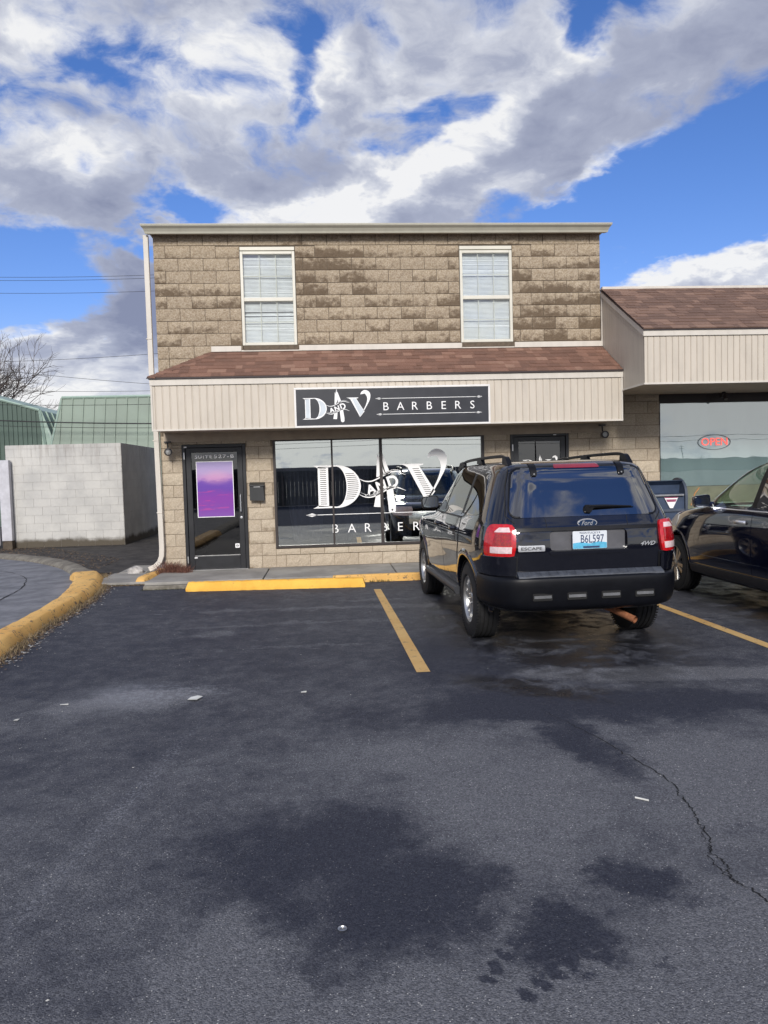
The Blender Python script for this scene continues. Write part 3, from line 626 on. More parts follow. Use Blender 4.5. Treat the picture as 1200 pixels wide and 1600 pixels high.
mb = MB(); kgutter(mb, gx0+.09, gx1-.09, 12.02, 5.418)
gut = mb.build('gutter', M_gutter, bb, recalc=True)
mb = MB(); mb.box(gx0+.1, gx1-.1, 12.022, WY-.002, 5.47, 5.545); mb.box(gx0+.1, BX0, 11.99, 22.1, 5.44, 5.54); mb.box(BX1, gx1-.1, 11.99, 22.1, 5.44, 5.54)
mb.build('eave', M_soffit, bb)
# downspout left
mb = MB(); xl = -2.70
def rect_tube(mb, pts, w, d):
    vs = []
    for (x, y, z, ax) in pts:
        c, s_ = math.cos(ax), math.sin(ax)
        for (a, b_) in ((-w/2, -d/2), (w/2, -d/2), (w/2, d/2), (-w/2, d/2)): vs.append((x+a*c, y+b_, z+a*s_))
    n = len(pts); mb.add(vs, [(i*4+k, i*4+(k+1) % 4, (i+1)*4+(k+1) % 4, (i+1)*4+k) for i in range(n-1) for k in range(4)]+[(3, 2, 1, 0), (4*n-4, 4*n-3, 4*n-2, 4*n-1)])
rect_tube(mb, [(xl-.040, 12.06, 5.42, 0), (xl-.040, 12.06, 3.3, 0), (xl-.008, 12.06, 2.3, 0), (xl+.004, 12.06, .50, 0), (xl-.005, 12.06, .36, -.12), (xl-.04, 12.06, .27, -.45), (xl-.11, 12.06, .20, -.85), (xl-.21, 12.06, .155, -1.15)], .078, .065)
for zz, xq in ((3.8, -.05), (1.05, -.005), (2.2, -.02)): mb.box(xl+xq-.045, xl+xq+.045, 12.02, 12.10, zz, zz+.018)
dsp = mb.build('downspout', M_trim, bb, recalc=True, bevel=.006)
# ---- awning (mansard) roof
AF = 11.30; AX0, AX1 = -2.59, 4.615; AZ = 3.10; ATOP = 3.60
mb = MB()
def siding(mb, x0, x1, y, z0, z1, pitch=.109, fn=None, g=.010, phase=0.):
    fn = fn or (lambda x, d, z: (x, y+d, z)); xs = [x0]; 
    x = x0+pitch*(.5+phase); pr = [(x0, 0)]
    while x < x1-.03:
        pr += [(x-g/2, 0), (x-g/4, .010), (x+g/4, .010), (x+g/2, 0), (x+g*.5+.006, -.004), (x+g*.5+.014, 0)]; x += pitch
    pr.append((x1, 0)); n = len(pr)
    mb.add([fn(a, d, z0) for a, d in pr]+[fn(a, d, z1) for a, d in pr], [(i, i+1, i+1+n, i+n) for i in range(n-1)])
siding(mb, AX0, AX1, AF, 2.33, 2.985)
aw = mb.build('awning_fascia', M_siding, bb)
mb = MB(); mb.box(AX0, AX0+.03, AF+.012, WY, 2.33, 3.05); mb.box(AX1-.03, AX1, AF+.012, WY, 2.33, 3.05); mb.box(AX0, AX1, AF+.018, AF+.04, 2.33, 3.05)
mb.build('side_panel', M_siding, aw)
mb = MB(); mb.box(AX0-.012, AX1+.006, AF-.022, AF-.001, 2.985, 3.075); mb.box(AX0-.006, AX1+.006, AF-.012, AF+.02, 2.310, 2.336); mb.box(AX1-.022, AX1+.004, AF-.013, AF-.0005, 2.336, 2.985); mb.box(AX0-.006, AX0+.02, AF-.013, AF-.0005, 2.336, 2.985)
mb.build('trim', M_trim, aw)
mb = MB(); mb.box(AX0, AX1, AF+.01, WY, 2.325, 2.34); mb.box(-2.60, AX1-.01, WY-.06, WY-.035, 2.175, 2.325); mb.box(-2.60, AX1-.01, WY-.035, WY-.002, 2.235, 2.325)
mb.build('soffit', M_soffit, bb)
mb = MB(); mb.box(AX0-.03, AX1+.0, AF-.045, AF+.03, 3.077, 3.10)
mb.build('drip_edge', M_drip, aw)
def shingles(mb, x0, x1, ya, za, yb, zb, ex=.135, left=None, right=None, seed=1):
    """courses of tabs on the slope from (ya,za) eave to (yb,zb) top; left(t)/right(t) give x limits at fraction t"""
    rr = random.Random(seed); L = math.hypot(yb-ya, zb-za); n = max(1, int(round(L/ex))); uy, uz = (yb-ya)/L, (zb-za)/L; ny, nz = -uz, uy
    for r in range(n):
        t0, t1 = r/n*L, (r+1)/n*L+.02; x = x0-rr.uniform(0, .3)
        th = .007
        while x < x1:
            w = rr.choice((.10, .14, .17, .21, .28)); a, b = x, x+w; x += w
            la, ra = (left(r/n) if left else x0), (right(r/n) if right else x1); lb, rb = (left((r+1)/n) if left else x0), (right((r+1)/n) if right else x1)
            a0, b0 = max(a, la), min(b, ra); a1, b1 = max(a, lb), min(b, rb)
            if b0-a0 < .005: continue
            if b1 < a1: a1 = b1 = (a1+b1)/2
            rv = rr.random()**1.3; e = th*(1 if rr.random() < .6 else 1.9); e2 = .001
            jt = rr.uniform(-.003, .003)
            P = lambda xx, t, h: (xx, ya+uy*t+ny*h, za+uz*t+nz*h)
            vs = [P(a0, t0+jt, e), P(b0, t0+jt, e), P(b1, t1, e2), P(a1, t1, e2), P(a0, t0+jt, -.004), P(b0, t0+jt, -.004)]
            mb.add(vs, [(0, 1, 2, 3), (4, 5, 1, 0), (0, 3, 4), (1, 5, 2)], [(0, 0, rv), (1, 0, rv), (1, 1, rv), (0, 1, rv), (0, 0, rv), (1, 0, rv)])
hipL = lambda t: AX0-.03+(.81)*t
mb = MB(); shingles(mb, AX0-.05, AX1, AF-.04, AZ, WY-.02, ATOP, .135, left=hipL, seed=3)
# left hip face and ridge caps
hx0, hx1, hy0, hy1 = AX0-.03, AX0-.03+.81, AF-.04, WY-.02
mb.cur = (.5, .5, .3); mb.add([(hx0, hy0, AZ), (hx1, hy1, ATOP), (hx0, hy1, AZ+.02)], [(0, 1, 2)])
rr = random.Random(8); n = 8
for k in range(n):
    t0, t1 = k/n, min(1, (k+1.25)/n); rv = rr.random()*.8; e0 = .022
    A = Vector((hx0, hy0, AZ)).lerp(Vector((hx1, hy1, ATOP)), t0)+Vector((0, 0, e0)); B = Vector((hx0, hy0, AZ)).lerp(Vector((hx1, hy1, ATOP)), t1)+Vector((0, 0, .008))
    s1 = Vector((.115, -.02, -.02)); s2 = Vector((-.05, .10, -.03))
    mb.cur = (.5, .5, rv); mb.add([A, A+s1, B+s1, B, A+s2, B+s2, A-Vector((0, 0, .02)), A+s1-Vector((0, 0, .02))], [(0, 1, 2, 3), (4, 0, 3, 5), (6, 7, 1, 0)])
awr = mb.build('awning_roof', M_sh_red, bb)
mb = MB(); mb.add([(AX0-.03, AF-.04, AZ-.006), (AX1, AF-.04, AZ-.006), (AX1, WY-.02, ATOP-.006), (hx1, WY-.02, ATOP-.006)], [(0, 1, 2, 3)])
mb.build('underlay', M_dark_roof, awr)
# flashing strip on the wall above the awning roof, interrupted by the window sills
mb = MB()
for a, b in ((-1.80, -1.325), (-.40, 2.255), (3.125, 4.62)): mb.box(a, b, WY-.045, WY-.021, 3.605, 3.69)
mb.box(-1.33, -.40, WY-.045, WY-.021, 3.603, 3.625); mb.box(2.25, 3.13, WY-.045, WY-.021, 3.603, 3.625)
mb.build('flashing', M_trim, bb)
# ---- upper windows
def upper_window(x0, x1, z0, z1, seed, gap_rows):
    w = MB(); f = .045; d0, d1 = WY-.03, WY+.05; zt = z1-.075; zr = z0+(zt-z0)*.49
    w.box(x0, x1, d0+.01, d1, z1-.06, z1-.002)
    w.box(x0, x0+f, d0, d1, z0, zt); w.box(x1-f, x1, d0, d1, z0, zt); w.box(x0+f, x1-f, d0, d1, zt-f, zt); w.box(x0+f, x1-f, d0-.004, d1, z0, z0+f)
    w.box(x0+f, x1-f, d0+.006, d1, zr-.028, zr+.03)
    fr = w.build('window', M_winframe, bb, bevel=.005)
    g = MB(); g.box(x0+f, x1-f, d0+.03, d0+.034, z0+f, zr-.028); g.box(x0+f, x1-f, d0+.022, d0+.026, zr+.03, zt-f); g.build('pane', M_glass_up, fr)
    mu = MB(); W3 = (x1-x0-2*f)/3
    for (c0, c1, yy) in ((z0+f, zr-.028, d0+.040), (zr+.03, zt-f, d0+.032)):
        for k in (1, 2): mu.box(x0+f+W3*k-.007, x0+f+W3*k+.007, yy, yy+.006, c0, c1)
        mu.box(x0+f, x1-f, yy+.001, yy+.005, (c0+c1)/2-.007, (c0+c1)/2+.007)
    mu.build('muntin', M_winframe, fr)
    rr = random.Random(seed); bl = MB(); z = z0+.05
    while z < zt-.03:
        tilt = .011 if rr.random() > .05 else -.004
        if int((z-z0)/.022) in gap_rows: z += .022; continue
        bl.add([(x0+f, d0+.075, z), (x1-f, d0+.075, z+rr.uniform(-.002, .002)), (x1-f, d0+.075+tilt, z+.019), (x0+f, d0+.075+tilt, z+.019)], [(0, 1, 2, 3)]); z += .0205
    bl.build('blind', M_blind, fr)
    bk = MB(); bk.box(x0+f, x1-f, d0+.11, d0+.13, z0+f, zt-f); bk.build('blind_backing', M_blinddark, fr)
    sl = MB(); sl.box(x0+.01, x1+.02, WY-.055, WY+.04, z0-.075, z0-.004)
    sl.build('sill', M_mortar_up, fr)
upper_window(-1.30, -.43, 3.70, 5.262, 1, (20, 22, 23, 30)); upper_window(2.245, 3.11, 3.70, 5.262, 2, ())
# ---- doors
def shop_door(x0, x1, z1, kick, glassmat, extras):
    d0 = WY-.005
    f = MB(); f.box(x0, x0+.05, d0-.02, WY+.12, FZ, z1); f.box(x1-.05, x1, d0-.02, WY+.12, FZ, z1); f.box(x0+.05, x1-.05, d0-.02, WY+.12, z1-.05, z1)
    dr = f.build('door', M_blackdoor, bb, bevel=.004)
    lf = MB(); a, b, c0, c1 = x0+.055, x1-.055, FZ+.012, z1-.055; s = .085
    lf.box(a, a+s, d0, WY+.04, c0, c1); lf.box(b-s, b, d0, WY+.04, c0, c1); lf.box(a+s, b-s, d0, WY+.04, c1-.075, c1); lf.box(a+s, b-s, d0, WY+.04, c0, c0+kick)
    leaf = lf.build('door_leaf', M_blackdoor, dr, bevel=.004)
    g = MB(); g.box(a+s, b-s, d0+.018, d0+.024, c0+kick, c1-.075); g.build('pane', glassmat, dr)
    bs = MB(); bs.box(a+s, b-s, d0+.004, d0+.014, c0+kick-.001, c0+kick+.010); bs.box(x0+.02, x1-.02, d0-.05, WY+.1, FZ-.005, FZ+.010); bs.build('threshold', M_steel, dr)
    h = MB(); h.tube([(b-.045, d0-.003, 1.03), (b-.045, d0-.05, 1.04), (b-.045, d0-.05, 1.30), (b-.045, d0-.003, 1.31)], .010, 8); h.lathe([(0, .0), (0, .022), (-.012, .02), (-.014, 0)], (b-.045, d0-.001, .94), 1, 16)
    h.build('handle', M_chrome, dr, smooth=True)
    for zh in (.22, 1.9): hg = MB(); hg.box(a-.03, a-.012, d0-.028, d0-.0205, zh, zh+.11); hg.build('hinge', M_steel, dr)
    return dr, (a+s, b-s, c0+kick, c1-.075), d0
d1_, r1_, dd0 = shop_door(-2.335, -1.325, 2.135, .215, M_glass_door, None)
d2_, r2_, _ = shop_door(3.035, 4.025, 2.185, .215, M_glass_door, None)
fac = lambda yy: (lambda u, v, cx=0, cz=0: (cx+u, yy, cz+v))
dl = thing('door_lettering', 'white SUITE 527-B lettering across the top of the left glass door', 'lettering', (-1.83, dd0, 1.93))
mb = MB(); letters(mb, 'S', lambda u, v: (-2.118+u, dd0+.013, 1.938+v), height=.064, bold=.012)
letters(mb, 'UITE', lambda u, v: (-1.975+u, dd0+.013, 1.935+v), height=.048, width=.225, bold=.012, space=1.25); mb.build('word', M_white, dl)
mb = MB(); letters(mb, '527-B', lambda u, v: (-1.672+u, dd0+.013, 1.938+v), height=.058, width=.32, bold=.012, space=1.2); mb.build('number', M_white, dl)
mb = MB(); letters(mb, 'Hours', lambda u, v: (3.50+u, dd0+.013, 1.44+v), height=.10, shear=.25)
put_props(mb.build('hours_lettering', M_white), 'white Hours lettering on the glass door behind the black car', 'lettering')
# poster: violet print, its paler top half partly a painted reflection, inside a thin white border
m_, n = newmat('violet_poster'); ox, oy, oz = n.xyz(n.pos)
nz_ = n.noise(n.vm('MULTIPLY', n.pos, (1.5, 1, 5)), 3.2, 6, .65)
t = n.m('ADD', oz, n.m('MULTIPLY', n.m('SUBTRACT', nz_, .5), .22))
cc = n.ramp(n.m('MULTIPLY', n.m('SUBTRACT', t, .95), 1.1), [(0, (.20, .075, .36)), (.35, (.24, .06, .36)), (.52, (.15, .07, .38)), (.64, (.17, .08, .40)), (.70, (.42, .24, .52)), (.80, (.42, .32, .56)), (1, (.33, .27, .52))])
bd = n.m('MULTIPLY', n.ss(n.noise(n.vm('MULTIPLY', n.pos, (1, 1, 9)), 3, 3, .6), .58, .64), n.ss(oz, 1.5, 1.4))
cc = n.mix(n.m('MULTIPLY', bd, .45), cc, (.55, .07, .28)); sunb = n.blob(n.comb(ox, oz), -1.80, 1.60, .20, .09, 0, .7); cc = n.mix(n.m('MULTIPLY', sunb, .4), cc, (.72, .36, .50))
n.put(n.bsdf.inputs['Base Color'], cc); n.bsdf.inputs['Roughness'].default_value = .15; n.bsdf.inputs['Coat Weight'].default_value = 1
M_poster = m_
pt = thing('poster', 'purple poster with thin white border taped on the left door', 'poster', (-1.825, dd0, .95))
mb = MB(); mb.box(-2.115, -1.545, dd0+.008, dd0+.011, .965, 1.85); mb.build('sheet', M_poster, pt)
mb = MB()
for q in ((-2.125, -2.115, .955, 1.86), (-1.545, -1.535, .955, 1.86), (-2.115, -1.545, .955, .965), (-2.115, -1.545, 1.85, 1.86)): mb.box(q[0], q[1], dd0+.007, dd0+.012, q[2], q[3])
mb.build('border', M_white, pt)
st = thing('door_sticker', 'small square white sticker low on the left glass door', 'sticker', (-1.50, dd0, .44))
mb = MB(); mb.prism(round_poly([(-1.545, .445), (-1.475, .445), (-1.475, .515), (-1.545, .515)], .012), lambda u, v, d: (u, d, v), dd0+.012, dd0+.015); mb.build('label', M_white, st)
mb = MB(); mb.lathe([(0, .018), (-.001, .022), (-.001, .016)], (-1.51, dd0+.0115, .48), 1, 16); mb.box(-1.528, -1.492, dd0+.0095, dd0+.0105, .476, .484); mb.build('mark', M_blackbox, st)
# stickers at door corners (small white)
mb = MB(); mb.box(-2.30, -2.255, dd0-.024, dd0-.0205, 2.085, 2.105); put_props(mb.build('maker_label', M_white), 'tiny white label on the top left corner of the left door frame', 'label')
mb = MB(); mb.box(3.76, 3.81, dd0-.024, dd0-.0205, 2.148, 2.160); put_props(mb.build('maker_label', M_white), 'tiny white label on the top of the right door frame', 'label')
mb = MB(); mb.box(-2.20, -2.155, dd0-.008, dd0-.0005, .295, .312); put_props(mb.build('maker_label', M_white), 'tiny white label low on the left door below its glass', 'label')
# mail box on the wall between door and window
ml = thing('mail_box', 'small black wall mail box between the left door and the shop window', 'mail box', (-1.15, WY, 1.2))
mb = MB(); mb.prism([(-1.26, 1.22), (-1.045, 1.21), (-1.045, 1.46), (-1.26, 1.465)], lambda u, v, d: (u, d, v), WY-.115, WY-.02); mb.build('box', M_blackbox, ml, bevel=.01)
mb = MB(); mb.add([(-1.275, WY-.135, 1.462), (-1.03, WY-.135, 1.457), (-1.03, WY-.02, 1.50), (-1.275, WY-.02, 1.505), (-1.275, WY-.135, 1.445), (-1.03, WY-.135, 1.44), (-1.03, WY-.02, 1.44), (-1.275, WY-.02, 1.44)], [(0, 1, 2, 3), (4, 5, 1, 0), (5, 6, 2, 1), (7, 4, 0, 3), (4, 7, 6, 5)]); mb.build('lid', M_blackbox, ml, bevel=.005)
mb = MB(); mb.box(-1.205, -1.10, WY-.123, WY-.1155, 1.422, 1.434); mb.build('flap_highlight_strip', M_steel, ml)

# ---- shop window
sx0, sx1, sz0, sz1 = -.885, 2.59, .41, 2.185
f = MB(); f.box(sx0, sx0+.04, WY-.03, WY+.1, sz0, sz1); f.box(sx1-.045, sx1, WY-.03, WY+.1, sz0, sz1); f.box(sx0+.04, sx1-.045, WY-.03, WY+.1, sz1-.03, sz1); f.box(sx0+.04, sx1-.045, WY-.03, WY+.1, sz0, sz0+.045)
f.box(.055, .085, WY-.02, WY+.08, sz0+.045, sz1-.03); f.box(.845, .895, WY-.03, WY+.1, sz0+.045, sz1-.03)
sw = f.build('shop_window', M_bronze, bb, bevel=.004)
for a, b in ((sx0+.04, .055), (.085, .845), (.895, sx1-.045)):
    g = MB(); g.box(a, b, WY+.008, WY+.016, sz0+.045, sz1-.03); g.build('pane', M_glass_shop, sw)

# ---- lettering and logo
def smoothline(pts, w, n=8):
    """ribbon polygon of varying width round a curve: pts (x,z,w)"""
    c = catmull(pts, n); L_ = []; R2 = []
    for i, p in enumerate(c):
        a = Vector(c[max(i-1, 0)][:2]); b = Vector(c[min(i+1, len(c)-1)][:2]); t = (b-a).normalized(); nn = Vector((-t.y, t.x)); ww = p[2]*w/2
        L_.append((p[0]+nn.x*ww, p[1]+nn.y*ww)); R2.append((p[0]-nn.x*ww, p[1]-nn.y*ww))
    return L_, R2
def ribbon(mb, pts, w, T, n=8):
    L_, R2 = smoothline(pts, w, n); k = len(L_)
    mb.add([T(*p) for p in L_]+[T(*p) for p in R2], [(i, i+1, i+1+k, i+k) for i in range(k-1)])
def fillp(mb, poly, T):
    tri = tessellate_polygon([[Vector((p[0], p[1], 0)) for p in poly]]); mb.add([T(*p) for p in poly], [tuple(t) for t in tri])
def arc(cx, cz, rx, rz, a0, a1, n=20): return [(cx+rx*math.cos(R(a0+(a1-a0)*k/n)), cz+rz*math.sin(R(a0+(a1-a0)*k/n))) for k in range(n+1)]
def logo(T, T2, fill, white, lines, name, label):
    root = thing(name, label, 'lettering', T(.8, 1.0))
    # D : stem with serifs, thin joins, heavy bowl
    mb = MB(); mb.add([T(*p) for p in ((-.17, 1.72), (.0, 1.72), (.0, 1.07), (-.17, 1.07))], [(0, 1, 2, 3)])
    fillp(mb, [(-.25, 1.745), (.13, 1.745), (.13, 1.725), (.02, 1.715), (-.17, 1.70), (-.21, 1.725)], T); fillp(mb, [(-.26, 1.045), (.13, 1.045), (.13, 1.065), (.02, 1.075), (-.17, 1.09), (-.21, 1.065)], T)
    o_ = arc(.13, 1.395, .40, .35, 90, -90, 28); i_ = arc(.13, 1.395, .165, .328, -90, 90, 28)
    k = len(o_); i2_ = list(reversed(i_)); mb.add([T(*p) for p in o_]+[T(*p) for p in i2_], [(q, q+1, q+1+k, q+k) for q in range(k-1)])
    mb.build('letter', white, root); mb = MB()
    # V : heavy left arm, hooked right arm
    fillp(mb, [(1.17, 1.735), (1.57, 1.735), (1.57, 1.718), (1.50, 1.70), (1.76, 1.27), (1.61, 1.09), (1.31, 1.68), (1.25, 1.715)], T)
    ribbon(mb, [(1.60, 1.12, .10), (1.70, 1.25, .22), (1.83, 1.48, .35), (1.905, 1.68, .75), (1.89, 1.84, 1.25), (1.80, 1.915, 1.05), (1.70, 1.885, .70), (1.645, 1.835, .05)], .115, T)
    mb.build('letter', white, root)
    # pale inner panel / engraved lines in the heavy strokes
    mb = MB()
    if fill:
        mb.add([T2(*p) for p in ((-.145, 1.70), (-.025, 1.70), (-.025, 1.09), (-.145, 1.09))], [(0, 1, 2, 3)]); mb.build('engraving', lines, root); mb = MB()
        a = arc(.13, 1.395, .375, .30, 60, -60, 20); b = arc(.13, 1.395, .20, .30, 60, -60, 20); k = len(a); mb.add([T2(*p) for p in a]+[T2(*p) for p in b], [(q, q+1, q+1+k, q+k) for q in range(k-1)])
        mb.build('engraving', lines, root); mb = MB(); fillp(mb, [(1.36, 1.71), (1.48, 1.71), (1.735, 1.28), (1.615, 1.13)], T2)
    else:
        z = 1.11
        while z < 1.69: mb.add([T2(*p) for p in ((-.135, z), (-.035, z), (-.035, z+.010), (-.135, z+.010))], [(0, 1, 2, 3)]); z += .032
        z = 1.18
        while z < 1.62:
            s_ = math.sqrt(max(0, 1-((z-1.395)/.34)**2)); a, b = .13+.175*math.sqrt(max(0, 1-((z-1.395)/.328)**2)), .13+.375*s_
            mb.add([T2(*p) for p in ((a+.01, z), (b-.01, z+.004), (b-.01, z+.014), (a+.01, z+.010))], [(0, 1, 2, 3)]); z += .032
        mb.build('engraving', lines, root); mb = MB(); z = 1.20
        while z < 1.68:
            q = (1.68-z); a = 1.36+q*.50; b = 1.49+q*.53; sh = max(0, (1.30-z))*.3
            mb.add([T2(*p) for p in ((a+.015, z), (b-.01-sh, z), (b-.01-sh, z+.010), (a+.015, z+.010))], [(0, 1, 2, 3)]); z += .032
    mb.build('engraving', lines, root)
    # open razor shaped like an A, cut through by the banner
    mb = MB()
    fillp(mb, [(.835, 1.93), (.895, 1.93), (1.02, 1.585), (.91, 1.56), (.90, 1.62), (.86, 1.80)], T)
    fillp(mb, [(.81, 1.92), (.845, 1.86), (.885, 1.70), (.865, 1.60), (.835, 1.54), (.79, 1.53)], T)
    fillp(mb, [(.845, 1.935), (.875, 1.935), (.872, 1.99), (.862, 2.055), (.852, 2.06), (.858, 1.99)], T)
    fillp(mb, [(.785, 1.285), (.88, 1.33), (.86, 1.06), (.845, 1.035), (.735, 1.045), (.74, 1.07)], T)
    leg = [(.95, 1.345), (1.055, 1.365), (1.10, 1.06), (1.095, .985)]+arc(1.04, .985, .058, .055, 0, -180, 10)+[(.978, 1.03)]
    fillp(mb, leg, T); mb.build('razor', white, root)
    mb = MB(); c = arc(1.04, .985, .016, .016, 0, 340, 10); fillp(mb, c, T2); mb.build('rivet', lines, root); mb = MB(); fillp(mb, [(.873, 1.885), (.885, 1.88), (.905, 1.74), (.925, 1.66), (.945, 1.60), (.93, 1.60), (.905, 1.66), (.89, 1.75)], T2); mb.build('blade_edge', lines, root); mb = MB(); fillp(mb, arc(.862, 1.90, .011, .011, 0, 340, 8), T2); mb.build('rivet', lines, root)
    mb = MB(); wv_ = lambda z: [(.50, 1.50+z, .3), (.60, 1.455+z, .9), (.72, 1.455+z, 1.1), (.87, 1.52+z, 1.2), (1.0, 1.585+z, 1.2), (1.12, 1.60+z, 1.0), (1.27, 1.545+z, .3)]
    ribbon(mb, wv_(.015), .018, T); ribbon(mb, [(x, z-.255+.01, w) for x, z, w in wv_(0)], .018, T); ribbon(mb, [(x+.02, z-.22+.01, w*.5) for x, z, w in wv_(0)[:5]], .014, T); ribbon(mb, [(x+.01, z+.045, w*.45) for x, z, w in wv_(0)[3:]], .014, T)
    for ch, cx, cz, h, wd in (('A', .695, 1.335, .16, .165), ('N', .865, 1.39, .165, .155), ('D', 1.06, 1.455, .205, .175)):
        letters(mb, ch, lambda u, v, cx=cx, cz=cz: T(cx+u, cz+v), height=h, width=wd, rot=17, bold=.03)
        for q in (-1, 1):
            letters(mb, '-', lambda u, v, cx=cx, cz=cz, q=q: T(cx+u+q*(wd*.40 if ch != 'D' else -wd*.2*1)-.0, cz+v-h*.47+q*.015), height=.014, width=.065, rot=17)
    mb.build('and_lettering', white, root)
    return root
def arrow(mb, x0, x1, z, T, both=True, w=.012, hs=.115):
    ribbon(mb, [(x0, z, 1), ((x0+x1)/2, z, 1), (x1, z, 1)], w, T)
    ends = [(x0, 1)]+([(x1, -1)] if both else [])
    for x, s_ in ends: fillp(mb, [(x-.02*s_, z), (x+hs*.45*s_, z+hs*.17), (x+hs*s_, z), (x+hs*.45*s_, z-hs*.17)], T)
# on the shop window
yw = WY+.0055
wl = logo(lambda u, v: (u, yw, v), lambda u, v: (u, yw-.0015, v), False, M_white, M_interior, 'window_lettering', 'large white D and V razor logo lettering on the big shop window glass')
mb = MB(); T = lambda u, v: (u, yw, v); arrow(mb, -.36, 2.38, .938, T, True, .010, .17)
mb.build('arrow_line', M_white, wl)
x = .095
for ch in 'BARBERS':
    mb = MB(); letters(mb, ch, lambda u, v, x=x: (x+u, yw, .705+v), height=.140, bold=-.004); x += .268; mb.build('letter', M_white, wl)
yd = dd0+.012
logo(lambda u, v: (3.53+(u-.83)*.27, yd, 1.56+(v-1.045)*.27), lambda u, v: (3.53+(u-.83)*.27, yd-.001, 1.56+(v-1.045)*.27), False, M_white, M_interior, 'door_logo', 'small white D and V razor logo lettering on the right glass door')
# illuminated box sign on the awning
sg = thing('shop_sign', 'long black sign box with white frame reading D and V BARBERS on the awning', 'sign', (1.0, 11.26, 2.3))
SX0, SX1, SZ0, SZ1, SY = -.475, 2.505, 2.305, 2.905, 11.215
mb = MB(); mb.box(SX0, SX1, SY+.01, AF-.014, SZ0, SZ1); cab = mb.build('cabinet', M_signframe, sg, bevel=.006)
mb = MB(); fwid = .030
mb.box(SX0, SX1, SY-.006, SY+.0095, SZ1-fwid, SZ1); mb.box(SX0, SX1, SY-.006, SY+.0095, SZ0, SZ0+fwid); mb.box(SX0, SX0+fwid, SY-.006, SY+.0095, SZ0+fwid, SZ1-fwid); mb.box(SX1-fwid, SX1, SY-.006, SY+.0095, SZ0+fwid, SZ1-fwid)
mb.build('frame', M_signframe, cab, bevel=.005)
mb = MB(); mb.box(SX0+fwid, SX1-fwid, SY+.003, SY+.008, SZ0+fwid, SZ1-fwid); mb.build('face', M_signblack, sg)
sT = lambda u, v: (-.235+(u+0.0)*.461, SY+.0015, 2.43+(v-1.045)*.455)
sT2 = lambda u, v: (-.235+(u+0.0)*.461, SY+.0005, 2.43+(v-1.045)*.455)
root = logo(sT, sT2, True, M_white, M_logo, 'sign_logo_tmp', 'x')
# the sign's logo is part of the sign: hang its meshes under the sign
for ch in list(root.children):
    for v in ch.data.vertices: v.co = Vector(v.co)+Vector(root.location)-Vector(sg.location)
    ch.parent = sg
bpy.data.objects.remove(root)
mb = MB(); T = lambda u, v: (u, SY+.0015, v); arrow(mb, .765, 2.365, 2.722, T, True, .007, .085); arrow(mb, .775, 2.355, 2.484, T, True, .007, .085); mb.build('arrow_line', M_white, sg)
x = .905
for ch in 'BARBERS':
    mb = MB(); letters(mb, ch, lambda u, v, x=x: (x+u, SY+.0015, 2.603+v), height=.118, bold=-.004); x += .2205; mb.build('letter', M_white, sg)

# ---- curtains behind the shop window
def curtain(name, label, x0, x1, z0, z1, gather, seed, yy=.28):
    rr = random.Random(seed); ph = rr.random()*6; nf_ = (x1-x0)*16
    def f_(u, v):
        w = (x1-x0)*(1-gather*(1-v)**1.2*.9); xc = x0+(x1-x0)*u
        xx = x0+(x1-x0)*.5+(u-.5)*w+(.18*gather*(1-v)*(x1-x0)); y = WY+yy+.055*math.sin(u*nf_*1.7+ph+math.sin(v*2+ph)*.8)*(1.2-.4*v)+.02*math.sin(u*nf_*4.1+v*2)
        return (xx, y, z0+(z1-z0)*v-.03*math.sin(u*9)*(1-v))
    mb = MB(); mb.grid(f_, 90, 18); put_props(mb.build(name, M_curtain, smooth=80), label, 'curtain', 'curtains behind the shop window')
curtain('curtain', 'grey gathered curtain behind the left end of the shop window', -.80, -.05, .50, 2.15, .42, 1)
curtain('curtain', 'grey curtain behind the second pane of the shop window', .02, .70, .48, 2.15, .30, 2)
curtain('curtain', 'narrow grey curtain just right of the wide window bar', .93, 1.42, .50, 2.15, .30, 3)
curtain('curtain', 'grey curtain behind the right end of the shop window', 2.05, 2.52, .50, 2.15, .2, 4)

# ---- flood lights
def flood(x, y, z, label):
    t_ = thing('flood_light', label, 'light', (x, y, z+.14), 0, 'flood lights under the awnings')
    mb = MB(); mb.box(x-.05, x+.05, y-.03, y+.03, z+.145, z+.17); mb.tube([(x, y, z+.15), (x, y-.01, z+.08), (x+.01, y-.02, z+.03)], .012, 8); mb.build('bracket', M_blackbox, t_)
    mb = MB(); c = (x+.02, y-.03, z); mb.lathe([(.07, .0), (.07, .03), (.03, .052), (-.02, .06), (-.06, .062), (-.062, .045), (-.03, .04)], c, 1, 24); h_ = mb.build('lamp_head', M_bronze, t_, smooth=True)
    mb = MB(); mb.lathe([(-.045, .044), (-.056, .03), (-.06, 0)], c, 1, 20); mb.build('lens', M_lampclear_w, h_, smooth=True)
M_lampclear_w = simple('frosted_lens', (.45, .45, .43), .3)
flood(-2.53, 12.02, 2.02, 'small flood light under the left end of the awning by the downspout'); flood(4.55, 12.0, 2.13, 'small flood light on a bracket under the awning right of the doors')
mb = MB(); mb.box(4.05, 4.5, 12.03, 12.05, 2.205, 2.222); put_props(mb.build('conduit', M_soffit), 'thin conduit running to the right flood light', 'conduit')

# ================================================================== NEIGHBOUR SHOP
NX, NF = 4.622, 10.50
nb = thing('neighbour_shop', 'single storey shop on the right with brown shingles and deep cream canopy', 'building', (10, WY, 0))
mb = MB()
siding(mb, NX, 24, NF, 2.80, 3.47, .0925)
ca = mb.build('canopy_fascia', M_siding, nb)
mb = MB(); sN = (4.50-3.55)/(WY-NF)
pr = []; y = NF
